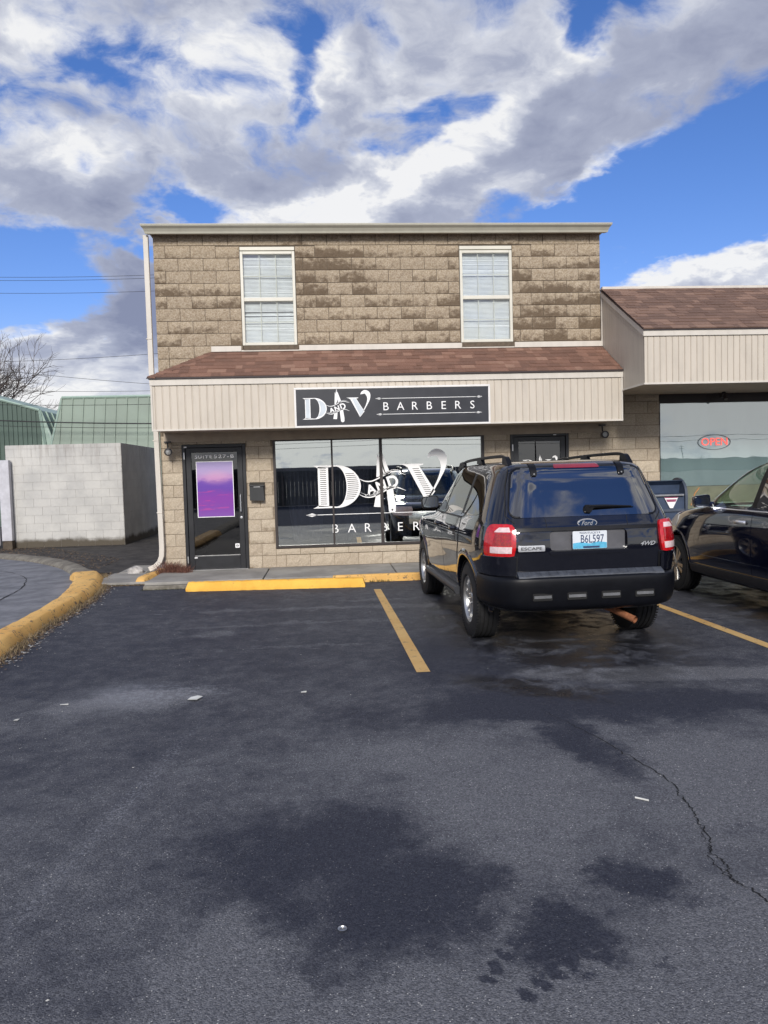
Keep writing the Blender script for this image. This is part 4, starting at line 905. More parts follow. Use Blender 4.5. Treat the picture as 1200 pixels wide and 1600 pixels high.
# end panel with vertical joints, top edge follows the roof slope
ys = [NF+.018]; k = 0
while ys[-1] < WY+.1: ys.append(ys[-1]+.0925)
for i in range(len(ys)-1):
    a, b = ys[i]+.004, min(ys[i+1]-.004, WY+.1); za, zb = 3.50+(a-NF)*sN, 3.50+(b-NF)*sN
    mb.add([(NX, a, 2.80), (NX, b, 2.80), (NX, b, zb), (NX, a, za)], [(0, 3, 2, 1)]); mb.add([(NX+.008, b, 2.80), (NX+.008, b+.008, 2.80), (NX+.008, b+.008, zb), (NX+.008, b, zb)], [(0, 3, 2, 1)])
mb.add([(NX+.012, NF+.014, 2.80), (NX+.012, WY+.1, 2.80), (NX+.012, WY+.1, 4.4), (NX+.012, NF+.014, 3.50)], [(0, 3, 2, 1)])
mb.build('end_panel', M_siding, ca)
mb = MB(); mb.box(NX-.004, 24, NF-.022, NF-.001, 3.47, 3.56); mb.box(NX-.003, 24, NF-.010, NF+.02, 2.775, 2.802); mb.box(NX-.012, NX-.001, NF-.01, WY, 2.775, 2.80)
P = lambda y, z: (y, z)
mb.prism([(NF-.02, 3.47), (NF-.02, 3.555), (WY, 4.525), (WY, 4.43)], lambda u, v, d: (d, u, v), NX-.020, NX-.001)
mb.box(NX, 24, WY-.05, WY+.02, 4.535, 4.575); mb.box(NX-.018, NX-.002, WY-.03, WY-.005, 3.6, 4.55)
mb.build('trim', M_trim, ca)
mb = MB(); mb.add([(NX-.03, NF-.04, 3.562), (24, NF-.04, 3.562), (24, WY, 4.535), (NX-.03, WY, 4.535), (NX-.03, NF-.04, 3.55), (24, NF-.04, 3.55), (NX-.03, WY, 4.52)], [(0, 1, 2, 3), (4, 5, 1, 0), (4, 0, 3, 6)])
mb.build('drip_edge', M_drip, ca)
mb = MB(); shingles(mb, NX-.02, 12.5, NF-.035, 3.572, WY-.03, 4.545, .125, seed=11); mb.build('canopy_roof', M_sh_brown, nb)
mb = MB(); mb.box(NX-.003, 24, NF+.01, WY+.1, 2.79, 2.80); mb.build('soffit', M_soffit, nb)
mb = MB(); mb.box(4.62, 24, WY+.21, 22, 4.3, 4.53); mb.box(5.60, 24, 21, 22, 0, 4.3); mb.box(22, 24, WY, 21, 0, 4.3); mb.box(4.62, 24, WY+.02, WY+.2, 2.80, 4.4)
mb.build('wall', M_block_lo, nb)
mb = MB(); mb.box(5.60, 24, WY+.6, WY+.7, 0, 2.8); mb.box(5.6, 24, WY, WY+.2, 0, .45); mb.build('interior', M_interior, nb)
mb = MB(); clad(mb, 4.60, 5.60, [(2.082+.198*k, 2.28+.198*k) for k in range(3)]+[(2.676, 2.79)], .40, WY, [], 1, 21); 
mb.build('block_pier', M_block_lo, nb)
mb = MB(); mb.box(4.60, 5.6, WY+.0015, WY+.2, 2.08, 2.8); mb.build('mortar', M_mortar_lo, nb)
f = MB(); f.box(5.60, 24, WY-.01, WY+.08, 2.64, 2.80); f.box(5.60, 5.612, WY-.005, WY+.08, .45, 2.64); f.box(7.56, 7.62, WY-.02, WY+.08, .45, 2.64); f.box(9.6, 9.66, WY-.02, WY+.08, .45, 2.64); f.box(5.6, 24, WY-.02, WY+.08, .40, .45)
nw = f.build('window', M_bronze, nb)
m_, n = newmat('filmed_window_backing'); n.put(n.bsdf.inputs['Base Color'], n.mix(n.ss(n.noise(n.vm('MULTIPLY', n.pos, (1, 1, .25)), 2., 5, .6), .3, .7), (.42, .48, .48), (.52, .58, .58))); n.bsdf.inputs['Roughness'].default_value = .9
M_film = m_
m_ = glass('filmed_glass', (.85, .9, .9), .36, wave=.06, rcol=(.92, .96, .96)); M_glass_film = m_
g = MB(); g.box(5.612, 24, WY+.010, WY+.016, .45, 2.64); g.build('pane', M_glass_film, nw)
g = MB(); g.box(5.612, 24, WY+.022, WY+.026, 1.23, 2.64); g.build('window_film', M_film, nw)
g = MB(); g.box(5.612, 24, WY+.021, WY+.027, .45, 1.225); g.build('cream_decal', M_cream, nw)
g = MB(); g.tube([(6.15, WY+.018, .9), (6.22, WY+.018, 1.10), (6.30, WY+.018, 1.20)], .012, 4); g.build('orange_stroke', M_orange, nw)
mb = MB(); mb.box(6.56, 6.66, 11.9, 11.98, 2.70, 2.77); mb.tube([(6.61, 11.94, 2.78), (6.61, 11.9, 2.70), (6.61, 11.86, 2.66)], .03, 8); put_props(mb.build('canopy_spotlight', M_bronze), 'little spotlight under the right canopy above the OPEN sign', 'light')
# OPEN neon sign, lit
m_, n = newmat('lit_red_tube'); n.put(n.bsdf.inputs['Base Color'], (.8, .1, .08, 1)); n.put(n.bsdf.inputs['Emission Color'], (1, .16, .13, 1)); n.bsdf.inputs['Emission Strength'].default_value = 1.0; M_neon = m_
on = thing('open_sign', 'lit red OPEN sign with an oval ring in the right shop window', 'sign', (6.55, WY, 1.85))
mb = MB(); letters(mb, 'OPEN', lambda u, v: (6.565+u, WY+.003, 1.975+v), width=.46, height=.13, bold=.004); mb.build('lettering', M_neon, on)
mb = MB(); pts = [(6.56+.285*math.cos(t_), WY+.000, 1.965+.125*math.sin(t_)) for t_ in [2*math.pi*k/40 for k in range(41)]]; mb.tube(pts, .005, 6, cap=False); mb.build('ring', simple('slate_tube', (.16, .18, .20), .5), on, smooth=True)

# ---- street post box
ux0, ux1, uy0, uy1 = 5.03, 5.66, 11.30, 11.90
ub = thing('post_box', 'dark blue street post box with a white and red label behind the black cars', 'post box', (5.35, 11.6, FZ))
def ubprof(inset=0.):
    b0, b1 = uy0+inset, uy1-inset; r = .27-inset
    return [(b0, .22), (b1, .22), (b1, 1.12)]+[((b0+b1)/2+(b1-b0)/2*math.cos(R(a)), 1.12+r*math.sin(R(a))) for a in range(10, 180, 12)]+[(b0, 1.12)]
mb = MB(); mb.prism(ubprof(), lambda u, v, d: (d, u, v), ux0, ux0+.035); mb.prism(ubprof(), lambda u, v, d: (d, u, v), ux1-.035, ux1); mb.build('side_plate', M_uspslt, ub, bevel=.008)
mb = MB(); mb.prism([(uy0+.03, .24), (uy1-.02, .24), (uy1-.02, 1.12), (uy1-.1, 1.28), (uy1-.22, 1.34), (uy0+.16, 1.355), (uy0+.10, 1.345), (uy0+.20, 1.28), (uy0+.22, 1.15), (uy0+.05, 1.13)], lambda u, v, d: (d, u, v), ux0+.034, ux1-.034); mb.build('body', M_usps, ub, bevel=.006)
mb = MB(); mb.box(ux0+.05, ux1-.05, uy0+.01, uy0+.06, 1.105, 1.135); mb.build('chute_lip', M_steel, ub, bevel=.004)
for za, zb in ((.86, .90), (.45, .47)): mb = MB(); mb.box(ux0+.04, ux1-.04, uy0+.015, uy0+.028, za, zb); mb.build('door_seam', M_uspslt, ub)
mb = MB(); mb.add([(5.29, uy0+.022, 1.085), (5.515, uy0+.022, 1.085), (5.43, uy0+.022, .915), (5.38, uy0+.022, .915)], [(0, 1, 2, 3)]); lb = mb.build('label', M_white, ub)
mb = MB(); mb.add([(5.285, uy0+.020, 1.09), (5.52, uy0+.020, 1.09), (5.50, uy0+.020, 1.075), (5.305, uy0+.020, 1.075)], [(0, 1, 2, 3)]); mb.add([(5.315, uy0+.020, 1.055), (5.49, uy0+.020, 1.055), (5.47, uy0+.020, 1.015), (5.335, uy0+.020, 1.015)], [(0, 1, 2, 3)]); mb.build('stripe', simple('label_plum', (.28, .06, .12), .5), lb)
for x in (ux0+.06, ux1-.06):
    for y in (uy0+.06, uy1-.06): mb = MB(); mb.box(x-.02, x+.02, y-.02, y+.02, FZ, .24); mb.build('leg', M_usps, ub)

# ================================================================== WHEEL STOP
ws = MB(); prw = [(-.085, 0), (-.085, .035), (-.055, .115), (-.03, .128), (.03, .128), (.055, .115), (.085, .035), (.085, 0)]
N = 60; vs = []; rr = random.Random(2)
A_, B_ = Vector((-2.05, 10.62, 0)), Vector((.475, 10.42, 0)); dv = (B_-A_).normalized(); nv = Vector((-dv.y, dv.x, 0))
for i in range(N+1):
    p = A_.lerp(B_, i/N)
    for (a, z) in prw:
        j = rr.gauss(0, .0035) if z > .02 else rr.gauss(0, .005)
        q = p+nv*(a+j)+dv*((.03 if z > .1 else 0)*(1 if i == 0 else -1 if i == N else 0)); vs.append((q.x, q.y, z+(rr.gauss(0, .002) if z > 0 else 0)))
m = len(prw); ws.add(vs, [(i*m+k, i*m+k+1, (i+1)*m+k+1, (i+1)*m+k) for i in range(N) for k in range(m-1)]+[tuple(range(m)), tuple(range(N*m, N*m+m))])
put_props(ws.build('wheel_stop', M_yel_stop, recalc=True, smooth=40), 'long yellow concrete wheel stop with chipped lower edge before the door', 'wheel stop')

# ================================================================== WHITE BLOCK ENCLOSURE
wx0, wx1, wy0, wy1, wz = -7.80, -5.06, 18.64, 22.4, 2.51
we = thing('block_enclosure', 'whitewashed concrete block enclosure in the alley left of the building', 'wall', (-6.4, 20, 0))
mb = MB(); mb.box(wx0, wx1, wy0, wy0+.2, 0, wz-.01); mb.box(wx1-.2, wx1, wy0+.2, wy1, 0, wz-.01); mb.box(wx0, wx0+.2, wy0+.2, wy1, 0, wz-.01)
rr = random.Random(6); rws = [(0, .18)]+[(.18+.203*k, .18+.203*(k+1)) for k in range(11)]+[(2.413, 2.51)]
core = mb.build('core', M_ww_joint, we)
mb = MB()
def wblk(a, b, z0, z1, fn):
    g_ = .0022; j = rr.uniform(0, .003); mb.add([fn(a+g_, -.006-j, z0+g_), fn(b-g_, -.006-j, z0+g_), fn(b-g_, -.006-j, z1-g_), fn(a+g_, -.006-j, z1-g_), fn(a+g_, .002, z0+g_), fn(b-g_, .002, z0+g_), fn(b-g_, .002, z1-g_), fn(a+g_, .002, z1-g_)],
                                  [(0, 1, 2, 3), (4, 5, 1, 0), (5, 6, 2, 1), (6, 7, 3, 2), (7, 4, 0, 3)])
for r, (z0, z1) in enumerate(rws):
    for (a0, a1, fn) in ((wx0, wx1, lambda a, d, z: (a, wy0+d, z)), (wy0, wy1, lambda a, d, z: (wx1-d, a, z))):
        x = a0-(.2 if r % 2 else 0)
        while x < a1:
            if min(x+.405, a1)-max(x, a0) > .02: wblk(max(x, a0), min(x+.405, a1), z0, z1, fn)
            x += .405
mb.build('block_face', M_white_wall, we)
gp = thing('gate_post', 'white square gate post on a brown base at the left end of the enclosure', 'post', (-7.78, 18.5, 0))
mb = MB(); mb.box(-7.90, -7.66, 18.44, 18.58, .2, 2.15); mb.build('post', simple('white_post', (.50, .50, .54), .6), gp, bevel=.01)
mb = MB(); mb.box(-7.88, -7.66, 18.42, 18.60, -.01, .20); mb.build('base', M_dirt, gp)
ga = thing('mesh_gate', 'silver wire gate at the far left edge beside the white gate post', 'gate', (-9, 18.5, 0))
mb = MB(); mb.tube([(-7.97, 18.5, .1), (-7.97, 18.5, 2.2), (-11, 18.5, 2.2), (-11, 18.5, .1), (-7.97, 18.5, .1)], .025, 8); mb.tube([(-7.97, 18.5, .28), (-11, 18.5, .28)], .025, 8); mb.build('frame', M_steel, ga)
mb = MB()
for k in range(60):
    x = -11+k*.05; mb.tube([(x, 18.5, .1), (min(-7.97, x+.9), 18.5, .1+min(.9, -7.97-x))], .004, 3); 
for k in range(52): mb.tube([(-11, 18.51, .15+k*.04), (-7.97, 18.51, .15+k*.04)], .003, 3)
mb.build('wire_mesh', M_steel, ga)

# ================================================================== GREEN METAL BUILDINGS
def seam_face(mb, A, B, C_, D_, n, w=.03, h=.05):
    """quad A,B (bottom) C,D (top, D above A) with n standing seams"""
    A, B, C_, D_ = map(Vector, (A, B, C_, D_)); nr = (B-A).cross(D_-A).normalized(); mb.add([A, B, C_, D_], [(0, 1, 2, 3)])
    for k in range(n+1):
        t0 = k/n; p, q = A.lerp(B, t0), D_.lerp(C_, t0); s_ = (B-A).normalized()*w/2
        mb.add([p-s_, p+s_, q+s_, q-s_, p-s_+nr*h, p+s_+nr*h, q+s_+nr*h, q-s_+nr*h], [(4, 5, 6, 7), (0, 4, 7, 3), (5, 1, 2, 6), (0, 1, 5, 4), (3, 7, 6, 2)])
gr = thing('green_warehouse', 'pale green building with a standing seam mansard behind the white enclosure', 'building', (-6, 30, 0))
mb = MB(); seam_face(mb, (-9.68, 27.2, 1.2), (6, 27.2, 1.2), (6, 28.2, 4.66), (-9.68, 28.2, 4.66), 40, .035, .04); mb.add([(-10.25, 27.2, 1.2), (-9.68, 27.2, 1.2), (-9.68, 28.2, 4.66)], [(0, 1, 2)]); seam_face(mb, (-10.25, 40, 1.2), (-10.25, 27.2, 1.2), (-9.68, 28.2, 4.66), (-9.68, 39, 4.66), 24)
rf = mb.build('roof', M_green_lt, gr); mb = MB(); mb.tube([(-9.68, 28.2, 4.68), (6, 28.2, 4.68)], .06, 6); mb.tube([(-10.25, 27.2, 1.2), (-9.68, 28.2, 4.68)], .03, 6); mb.build('ridge_cap', M_green_trim, rf)
mb = MB(); mb.box(-10, 6, 27.5, 40, 0, 1.25); mb.box(-9.6, 6, 28.4, 39, 4.2, 4.6); mb.build('wall', M_white_wall, gr)
gl_ = thing('dark_green_shed', 'darker green ribbed metal shed with sloping roof edge at the far left', 'building', (-14, 30, 0))
mb = MB(); xs0, xs1 = -18., -10.42
topz = lambda x: 4.22+(-10.42-x)*.30
A0 = (xs0, 28.0, 0); 
N = 46
vs = []
for k in range(N+1):
    x = xs0+(xs1-xs0)*k/N; vs += [(x, 28.0, 0), (x, 28.0, topz(x))]
mb.add(vs, [(2*k, 2*k+2, 2*k+3, 2*k+1) for k in range(N)])
for k in range(N+1):
    x = xs0+(xs1-xs0)*k/N; mb.box(x-.02, x+.02, 27.965, 28.0, 0, topz(x)-.02)
mb.build('wall', M_green_dk, gl_)
mb = MB(); seam_face(mb, (-10.0, 28.05, 3.0), (-10.0, 40, 3.0), (-10.42, 40, 4.22), (-10.42, 28.0, 4.22), 22); seam_face(mb, (-9.95, 28.0, 0), (-9.95, 40, 0), (-10.0, 40, 3.0), (-10.0, 28.0, 3.0), 22); mb.add([(-10.42, 28, 0), (-9.97, 28, 0), (-10.0, 28, 3.0), (-10.42, 28, 4.22)], [(0, 1, 2, 3)])
mb.build('side_wall', M_green_trim, gl_)
mb = MB(); mb.tube([(xs0, 27.98, topz(xs0)), (xs1, 27.98, topz(xs1))], .05, 5); mb.tube([(-10.42, 27.96, 4.22), (-10.28, 27.96, 3.0), (-10.25, 27.96, 0)], .05, 4); mb.add([(xs0, 28, topz(xs0)), (xs1, 28, 4.22), (xs1, 40, 4.22), (xs0, 40, topz(xs0))], [(0, 1, 2, 3)]); mb.build('edge_trim', M_green_trim, gl_)

# ================================================================== BARE TREES
def bare_tree(x, y, h, seed, label, spread=1., lean=(0, 0), r0_=None, lev=6, name='bare_tree', group=None):
    rr = random.Random(seed); t_ = thing(name, label, 'tree', (x, y, 0), 0, group); tr = MB(); tw = MB(); r0_ = r0_ or h*.022
    def grow(p, d, L, r, lv, mb):
        pts = [p]; q = Vector(p); dd = Vector(d)
        for k in range(4):
            dd = (dd+Vector((rr.gauss(0, .13), rr.gauss(0, .13), rr.gauss(0, .07)+.035))).normalized(); q = q+dd*L/4; pts.append(q.copy())
        mb.tube(pts, [r*(1-.11*k) for k in range(5)], 6 if lv > 4 else 4 if lv > 2 else 3, cap=False)
        if lv <= 0: return
        for k in range(rr.choice((3, 3, 4)) if lv > 1 else rr.choice((3, 4, 5))):
            i = rr.choice((2, 3, 4, 4)) if k else 4
            a = rr.uniform(0, 6.28); s_ = rr.uniform(.35, .95)*spread
            o_ = dd.orthogonal().normalized(); o_.rotate(Matrix.Rotation(a, 3, dd)); nd = (dd+o_*s_+Vector((0, 0, .05))).normalized()
            grow(pts[i], nd, L*rr.uniform(.62, .86), r*.60, lv-1, tw)
    grow(Vector((x, y, -.1)), Vector((lean[0], lean[1], 1)).normalized(), h*.24, r0_, lev, tr)
    tr.build('trunk', M_bark, t_); tw.build('crown', M_bark, t_)
bare_tree(-18.0, 41, 12.5, 5, 'tall bare grey tree rising behind the dark green shed', 1.1, r0_=.20)
bare_tree(-14.3, 46, 7.2, 12, 'smaller bare tree seen in the gap between the two green buildings', 1.1)

# ================================================================== OVERHEAD WIRES
wires = [((-14.04, 10.60), (-7.79, 10.64), 34, 'uppermost thin wire crossing the sky left of the roof'), ((-14.05, 10.49), (-7.79, 10.54), 34, 'wire just below the uppermost wire left of the roof'),
         ((-14.08, 9.97), (-7.81, 10.0), 34, 'third wire from the top in the blue sky at left'), ((-14.1, 7.0), (-7.74, 7.24), 34, 'thin wire rising to the right above the bare tree'),
         ((-13.44, 6.51), (-7.88, 5.91), 34, 'thin wire slanting down to the right above the pale green roof'), ((-11.98, 5.67), (-7.81, 5.62), 34, 'faint wire right above the ridge of the pale green roof'),
         ((-11.0, 3.78), (-6.0, 3.58), 26.4, 'thick black cable crossing before both green buildings'), ((-9.4, 4.28), (-5.9, 4.25), 26.0, 'thin wire just below the ridge of the pale green roof'),
         ((-11.2, 3.60), (-5.9, 3.42), 26.0, 'thin wire below the thick black cable'), ((12.95, 10.16), (21.02, 9.77), 34, 'thin wire above the ridge of the right shop')]
for i, ((xa, za), (xb, zb), yy, lab) in enumerate(wires):
    ex = 6.; dx_ = xb-xa; sl_ = (zb-za)/dx_; a = xa-ex-6; b = xb+ex; mb = MB(); pts = []
    for k in range(21):
        t_ = k/20; x = a+(b-a)*t_; s2 = (x-xa)*(x-xb)*.0035; pts.append((x, yy+i*.13, za+(x-xa)*sl_+s2))
    mb.tube(pts, .022 if i == 6 else .009, 5, cap=False); put_props(mb.build('overhead_wire', M_wire, smooth=80), lab, 'wire', 'overhead wires')

# ================================================================== SMALL GROUND THINGS
def rock(x, y, sx, sy, sz, label, seed=3, mat_=None):
    bm = bmesh.new(); bmesh.ops.create_icosphere(bm, subdivisions=3, radius=1)
    for v in bm.verts:
        nn = 1+.35*mnoise.noise(v.co*1.6+Vector((seed, 0, 0)))+.12*mnoise.noise(v.co*4+Vector((0, seed, 0))); v.co = Vector((v.co.x*sx*nn, v.co.y*sy*nn, max(-.3, v.co.z)*sz*nn))
    me = bpy.data.meshes.new('rock'); bm.to_mesh(me); bm.free(); me.materials.append(mat_ or M_rock); o = bpy.data.objects.new('rock', me); col.objects.link(o); o.location = (x, y, .05); put_props(o, label, 'rock')
rock(-3.26, 12.55, .15, .11, .10, 'pale rounded rock on the concrete pad left of the downspout')
rock(-2.93, 12.2, .09, .07, .06, 'small grey stone under the mouth of the downspout', 9, M_kerb_raw)
def scrap(x, y, pts, label, cat, mat_, name, z=.012):
    mb = MB(); mb.add([(x+a, y+b, z+c) for a, b, c in pts], [tuple(range(len(pts)))]); m2 = MB(); m2.add([(v[0], v[1], v[2]-.003) for v in mb.v], [tuple(reversed(range(len(pts))))]); mb.add(m2.v, m2.f)
    put_props(mb.build(name, mat_), label, cat)
scrap(-1.01, 5.36, [(-.05, -.03, 0), (.02, -.05, .002), (.055, .0, .01), (.01, .045, .004), (-.035, .03, .0)], 'square pale paper scrap on the asphalt left of centre', 'paper', M_paper, 'paper_scrap')
scrap(-.23, 5.38, [(-.02, -.01, 0), (.02, -.012, 0), (.022, .008, .004), (-.015, .01, 0)], 'tiny pale scrap on the asphalt below the wheel stop', 'litter', M_paper, 'litter_scrap')
scrap(-2.14, 5.06, [(-.015, -.012, 0), (.012, -.012, 0), (.018, .01, .003), (-.01, .012, 0)], 'tiny pale scrap on the asphalt near the left edge', 'litter', M_paper, 'litter_scrap')
scrap(-1.93, 5.36, [(-.03, -.004, 0), (.03, -.008, 0), (.03, .0, .003), (-.03, .006, 0)], 'thin pale straw shaped scrap on the asphalt at left', 'litter', M_paper, 'litter_scrap')
mb = MB(); mb.tube([(1.425, 3.385, .006), (1.475, 3.345, .006)], .0045, 8); put_props(mb.build('cigarette_butt', M_paper, smooth=True), 'cigarette butt lying on the asphalt beside the long crack', 'cigarette butt')
mb = MB(); mb.lathe([(0, .0), (0, .012), (.004, .016), (.006, .0165), (.007, .014)], (0, 2.52, .003), 2, 20); put_props(mb.build('bottle_cap', M_steel, smooth=True), 'round metal bottle cap lying on the asphalt in the foreground', 'bottle cap')
# litter and leaves banked against the yellow kerb
rr = random.Random(21)
Kc = catmull(K_out, 14); Kc = [p for p in Kc if 4.5 < p[1] < 12.8]
def litter(name, mat_, n_, smin, smax, spread, label, bias=.0):
    mb = MB()
    for _ in range(n_):
        p = rr.choice(Kc); q = (p[0]+.0+abs(rr.gauss(0, spread))+bias, p[1]+rr.uniform(-.06, .06)); s_ = rr.uniform(smin, smax); a = rr.uniform(0, 6.28); t_ = rr.uniform(-.5, .5); z = .006+rr.random()*.012
        c, s2 = math.cos(a)*s_, math.sin(a)*s_; w_ = rr.uniform(.25, .6)
        mb.add([(q[0]-c, q[1]-s2, z), (q[0]+s2*w_, q[1]-c*w_, z+s_*t_*.3), (q[0]+c, q[1]+s2, z+s_*abs(t_)*.5), (q[0]-s2*w_, q[1]+c*w_, z)], [(0, 1, 2, 3)])
    put_props(mb.build(name, mat_), label, kind='stuff')
litter('leaf_litter', M_leafl, 3600, .008, .024, .07, 'brown leaf litter along the foot of the yellow kerb', .01)
litter('pale_debris', M_litter, 620, .005, .022, .11, 'pale chips and debris along the yellow kerb', .03)
litter('leaf_litter', M_dirt, 2500, .008, .02, .05, 'dark crumbled leaves along the foot of the yellow kerb', .0)
mb = MB()
for _ in range(170):
    x, y = rr.uniform(-2.8, 2.6), rr.uniform(2.2, 9.8); s_ = rr.uniform(.002, .008)
    if rr.random() < .4: x = rr.uniform(-3.0, -1.0)
    a = rr.uniform(0, 6.28); c, s2 = math.cos(a)*s_, math.sin(a)*s_; mb.add([(x-c, y-s2, .004), (x+s2*.5, y-c*.5, .006), (x+c, y+s2, .004), (x-s2*.5, y+c*.5, .004)], [(0, 1, 2, 3)])
put_props(mb.build('asphalt_grit', M_litter), 'scattered pale grit and crumbs over the asphalt', kind='stuff')
def blades(name, spots, n_, h, mat_, label, spread=.05):
    mb = MB()
    for _ in range(n_):
        bx_, by_, bz_, sc_ = rr.choice(spots); x, y = bx_+rr.gauss(0, spread), by_+rr.gauss(0, spread); hh = h*sc_*rr.uniform(.4, 1.1); lx, ly = rr.gauss(0, hh*.45), rr.gauss(0, hh*.45); w_ = rr.uniform(.0015, .0035)
        a = rr.uniform(0, 3.14); wx_, wy_ = math.cos(a)*w_, math.sin(a)*w_
        mb.add([(x-wx_, y-wy_, bz_), (x+wx_, y+wy_, bz_), (x+lx*.5+wx_, y+ly*.5+wy_, bz_+hh*.7), (x+lx*.5-wx_, y+ly*.5-wy_, bz_+hh*.7), (x+lx, y+ly, bz_+hh)], [(0, 1, 2, 3), (3, 2, 4)])
    put_props(mb.build(name, mat_), label, kind='stuff')
blades('dead_weeds', [(-2.60+.05*k, 12.04-.02*k, .05, 1.-.06*k) for k in range(7)]+[(-2.70, 11.98, .03, .9)], 900, .26, M_weed, 'reddish dead weeds at the foot of the downspout', .035)
blades('dead_grass', [(p[0]+.03, p[1], 0, .5+.5*mnoise.noise(Vector((p[1]*2.2, 3, 1)))+.2) for p in Kc], 2600, .085, M_straw, 'tufts of dead straw coloured grass along the yellow kerb', .035)
blades('kerb_grass', [(.6+.06*k, 10.79, 0, .8) for k in range(5)]+[(1.3+.05*k, 10.79, 0, .5) for k in range(8)]+[(-2.7+.06*k, 10.82, 0, .35) for k in range(14)]+[(-3.5+.06*k, 11.4, .0, .45) for k in range(12)], 900, .05, M_moss, 'low moss and grass in the joint before the pavement kerb', .03)
mb = MB()
for _ in range(900):
    x = rr.uniform(-3.6, -2.75) if rr.random() < .5 else rr.uniform(-4.1, -3.5); y = (11.37+rr.gauss(0, .04)) if x > -3.5 else 12.7+rr.gauss(0, .15); s_ = rr.uniform(.006, .02); a = rr.uniform(0, 6.28); c, s2 = math.cos(a)*s_, math.sin(a)*s_
    mb.add([(x-c, y-s2, .004+rr.random()*.01), (x+s2*.5, y-c*.5, .01), (x+c, y+s2, .006), (x-s2*.5, y+c*.5, .004)], [(0, 1, 2, 3)])
put_props(mb.build('leaf_litter', M_leafl), 'dry leaves gathered before the concrete pad', kind='stuff')
mb = MB()
for _ in range(1500):
    x = rr.uniform(-8, -4.2); y = 13.1+(-4.2-x)*1.25+rr.uniform(-.1, 2.2)
    if y > 18.6: y = rr.uniform(17.8, 18.6)
    s_ = rr.uniform(.008, .03); a = rr.uniform(0, 6.28); c, s2 = math.cos(a)*s_, math.sin(a)*s_
    mb.add([(x-c, y-s2, .002), (x+s2*.5, y-c*.5, .008), (x+c, y+s2, .004), (x-s2*.5, y+c*.5, .002)], [(0, 1, 2, 3)])
put_props(mb.build('leaf_litter', M_leafl), 'dead leaves scattered over the alley before the white enclosure', kind='stuff')

# ================================================================== WHAT THE GLASS REFLECTS (behind the camera)
df = thing('reflection_fence', 'unseen dark board fence added behind the viewer to darken the window reflection', 'fence', (-6, -14, 0))  # added stand-in for the dark building and cars mirrored in the shop window
mb = MB()
for k in range(150):
    x = -24+k*.21
    if x < 8.3: mb.box(x, x+.20, -14.03, -14.0, .03, 1.80+.004*((k*7) % 5))
    else: mb.box(x, x+.20, -14.03, -14.0, .03, 1.60)
mb.build('board', simple('dark_stained_boards', (.050, .048, .047), .8, var=.3, scale=3), df)
for k in range(14):
    mb = MB(); mb.box(-24+k*2.4, -23.9+k*2.4, -14.0, -13.9, 0, 1.6); mb.build('post', M_bark, df)
fb = thing('long_store', 'long low dark store across the road', 'building', (0, -165, 0))
mb = MB(); mb.box(-190, 20, -190, -165, 0, 3.5); mb.box(60, 120, -200, -170, 0, 3.3); mb.build('wall', simple('distant_brown_wall', (.16, .15, .15), .9), fb)
for i, (x, y, h_) in enumerate([(118, -280, 6.0), (131, -282, 5.2), (143, -285, 6.6), (152, -283, 5.6), (163, -288, 6.4), (172, -285, 5.4), (186, -288, 6.2), (200, -288, 5.8), (30, -262, 6.2), (4, -260, 5.6)]):
    bare_tree(x, y, h_*1.3, 40+i, 'bare tree standing across the road behind the viewer', 1.3, lev=4, r0_=.25, group='bare trees across the road')
def pole(x, y, label):
    t_ = thing('utility_pole', label, 'pole', (x, y, 0)); mb = MB(); mb.tube([(x, y, -.1), (x, y, 9.5)], [.16, .11], 10); mb.build('post', M_bark, t_)
    for w_, zc_ in ((1.2, 8.8), (1.0, 7.9)): mb = MB(); mb.box(x-w_, x+w_, y-.06, y+.06, zc_, zc_+.14); mb.build('crossarm', M_bark, t_)
pole(42, -123, 'wooden utility pole with two crossarms across the road behind the viewer')
pole(141, -262, 'distant utility pole with two crossarms far behind the viewer')
for k, zz in enumerate((8.98, 8.06)):
    mb = MB(); mb.tube([(-110+12*i, -123, zz-1.6+.03*abs((i % 10)-5)**2) for i in range(24)], .03, 4); put_props(mb.build('overhead_wire', M_wire), ('upper' if k == 0 else 'lower')+' wire along the road behind the viewer', 'wire', 'overhead wires')
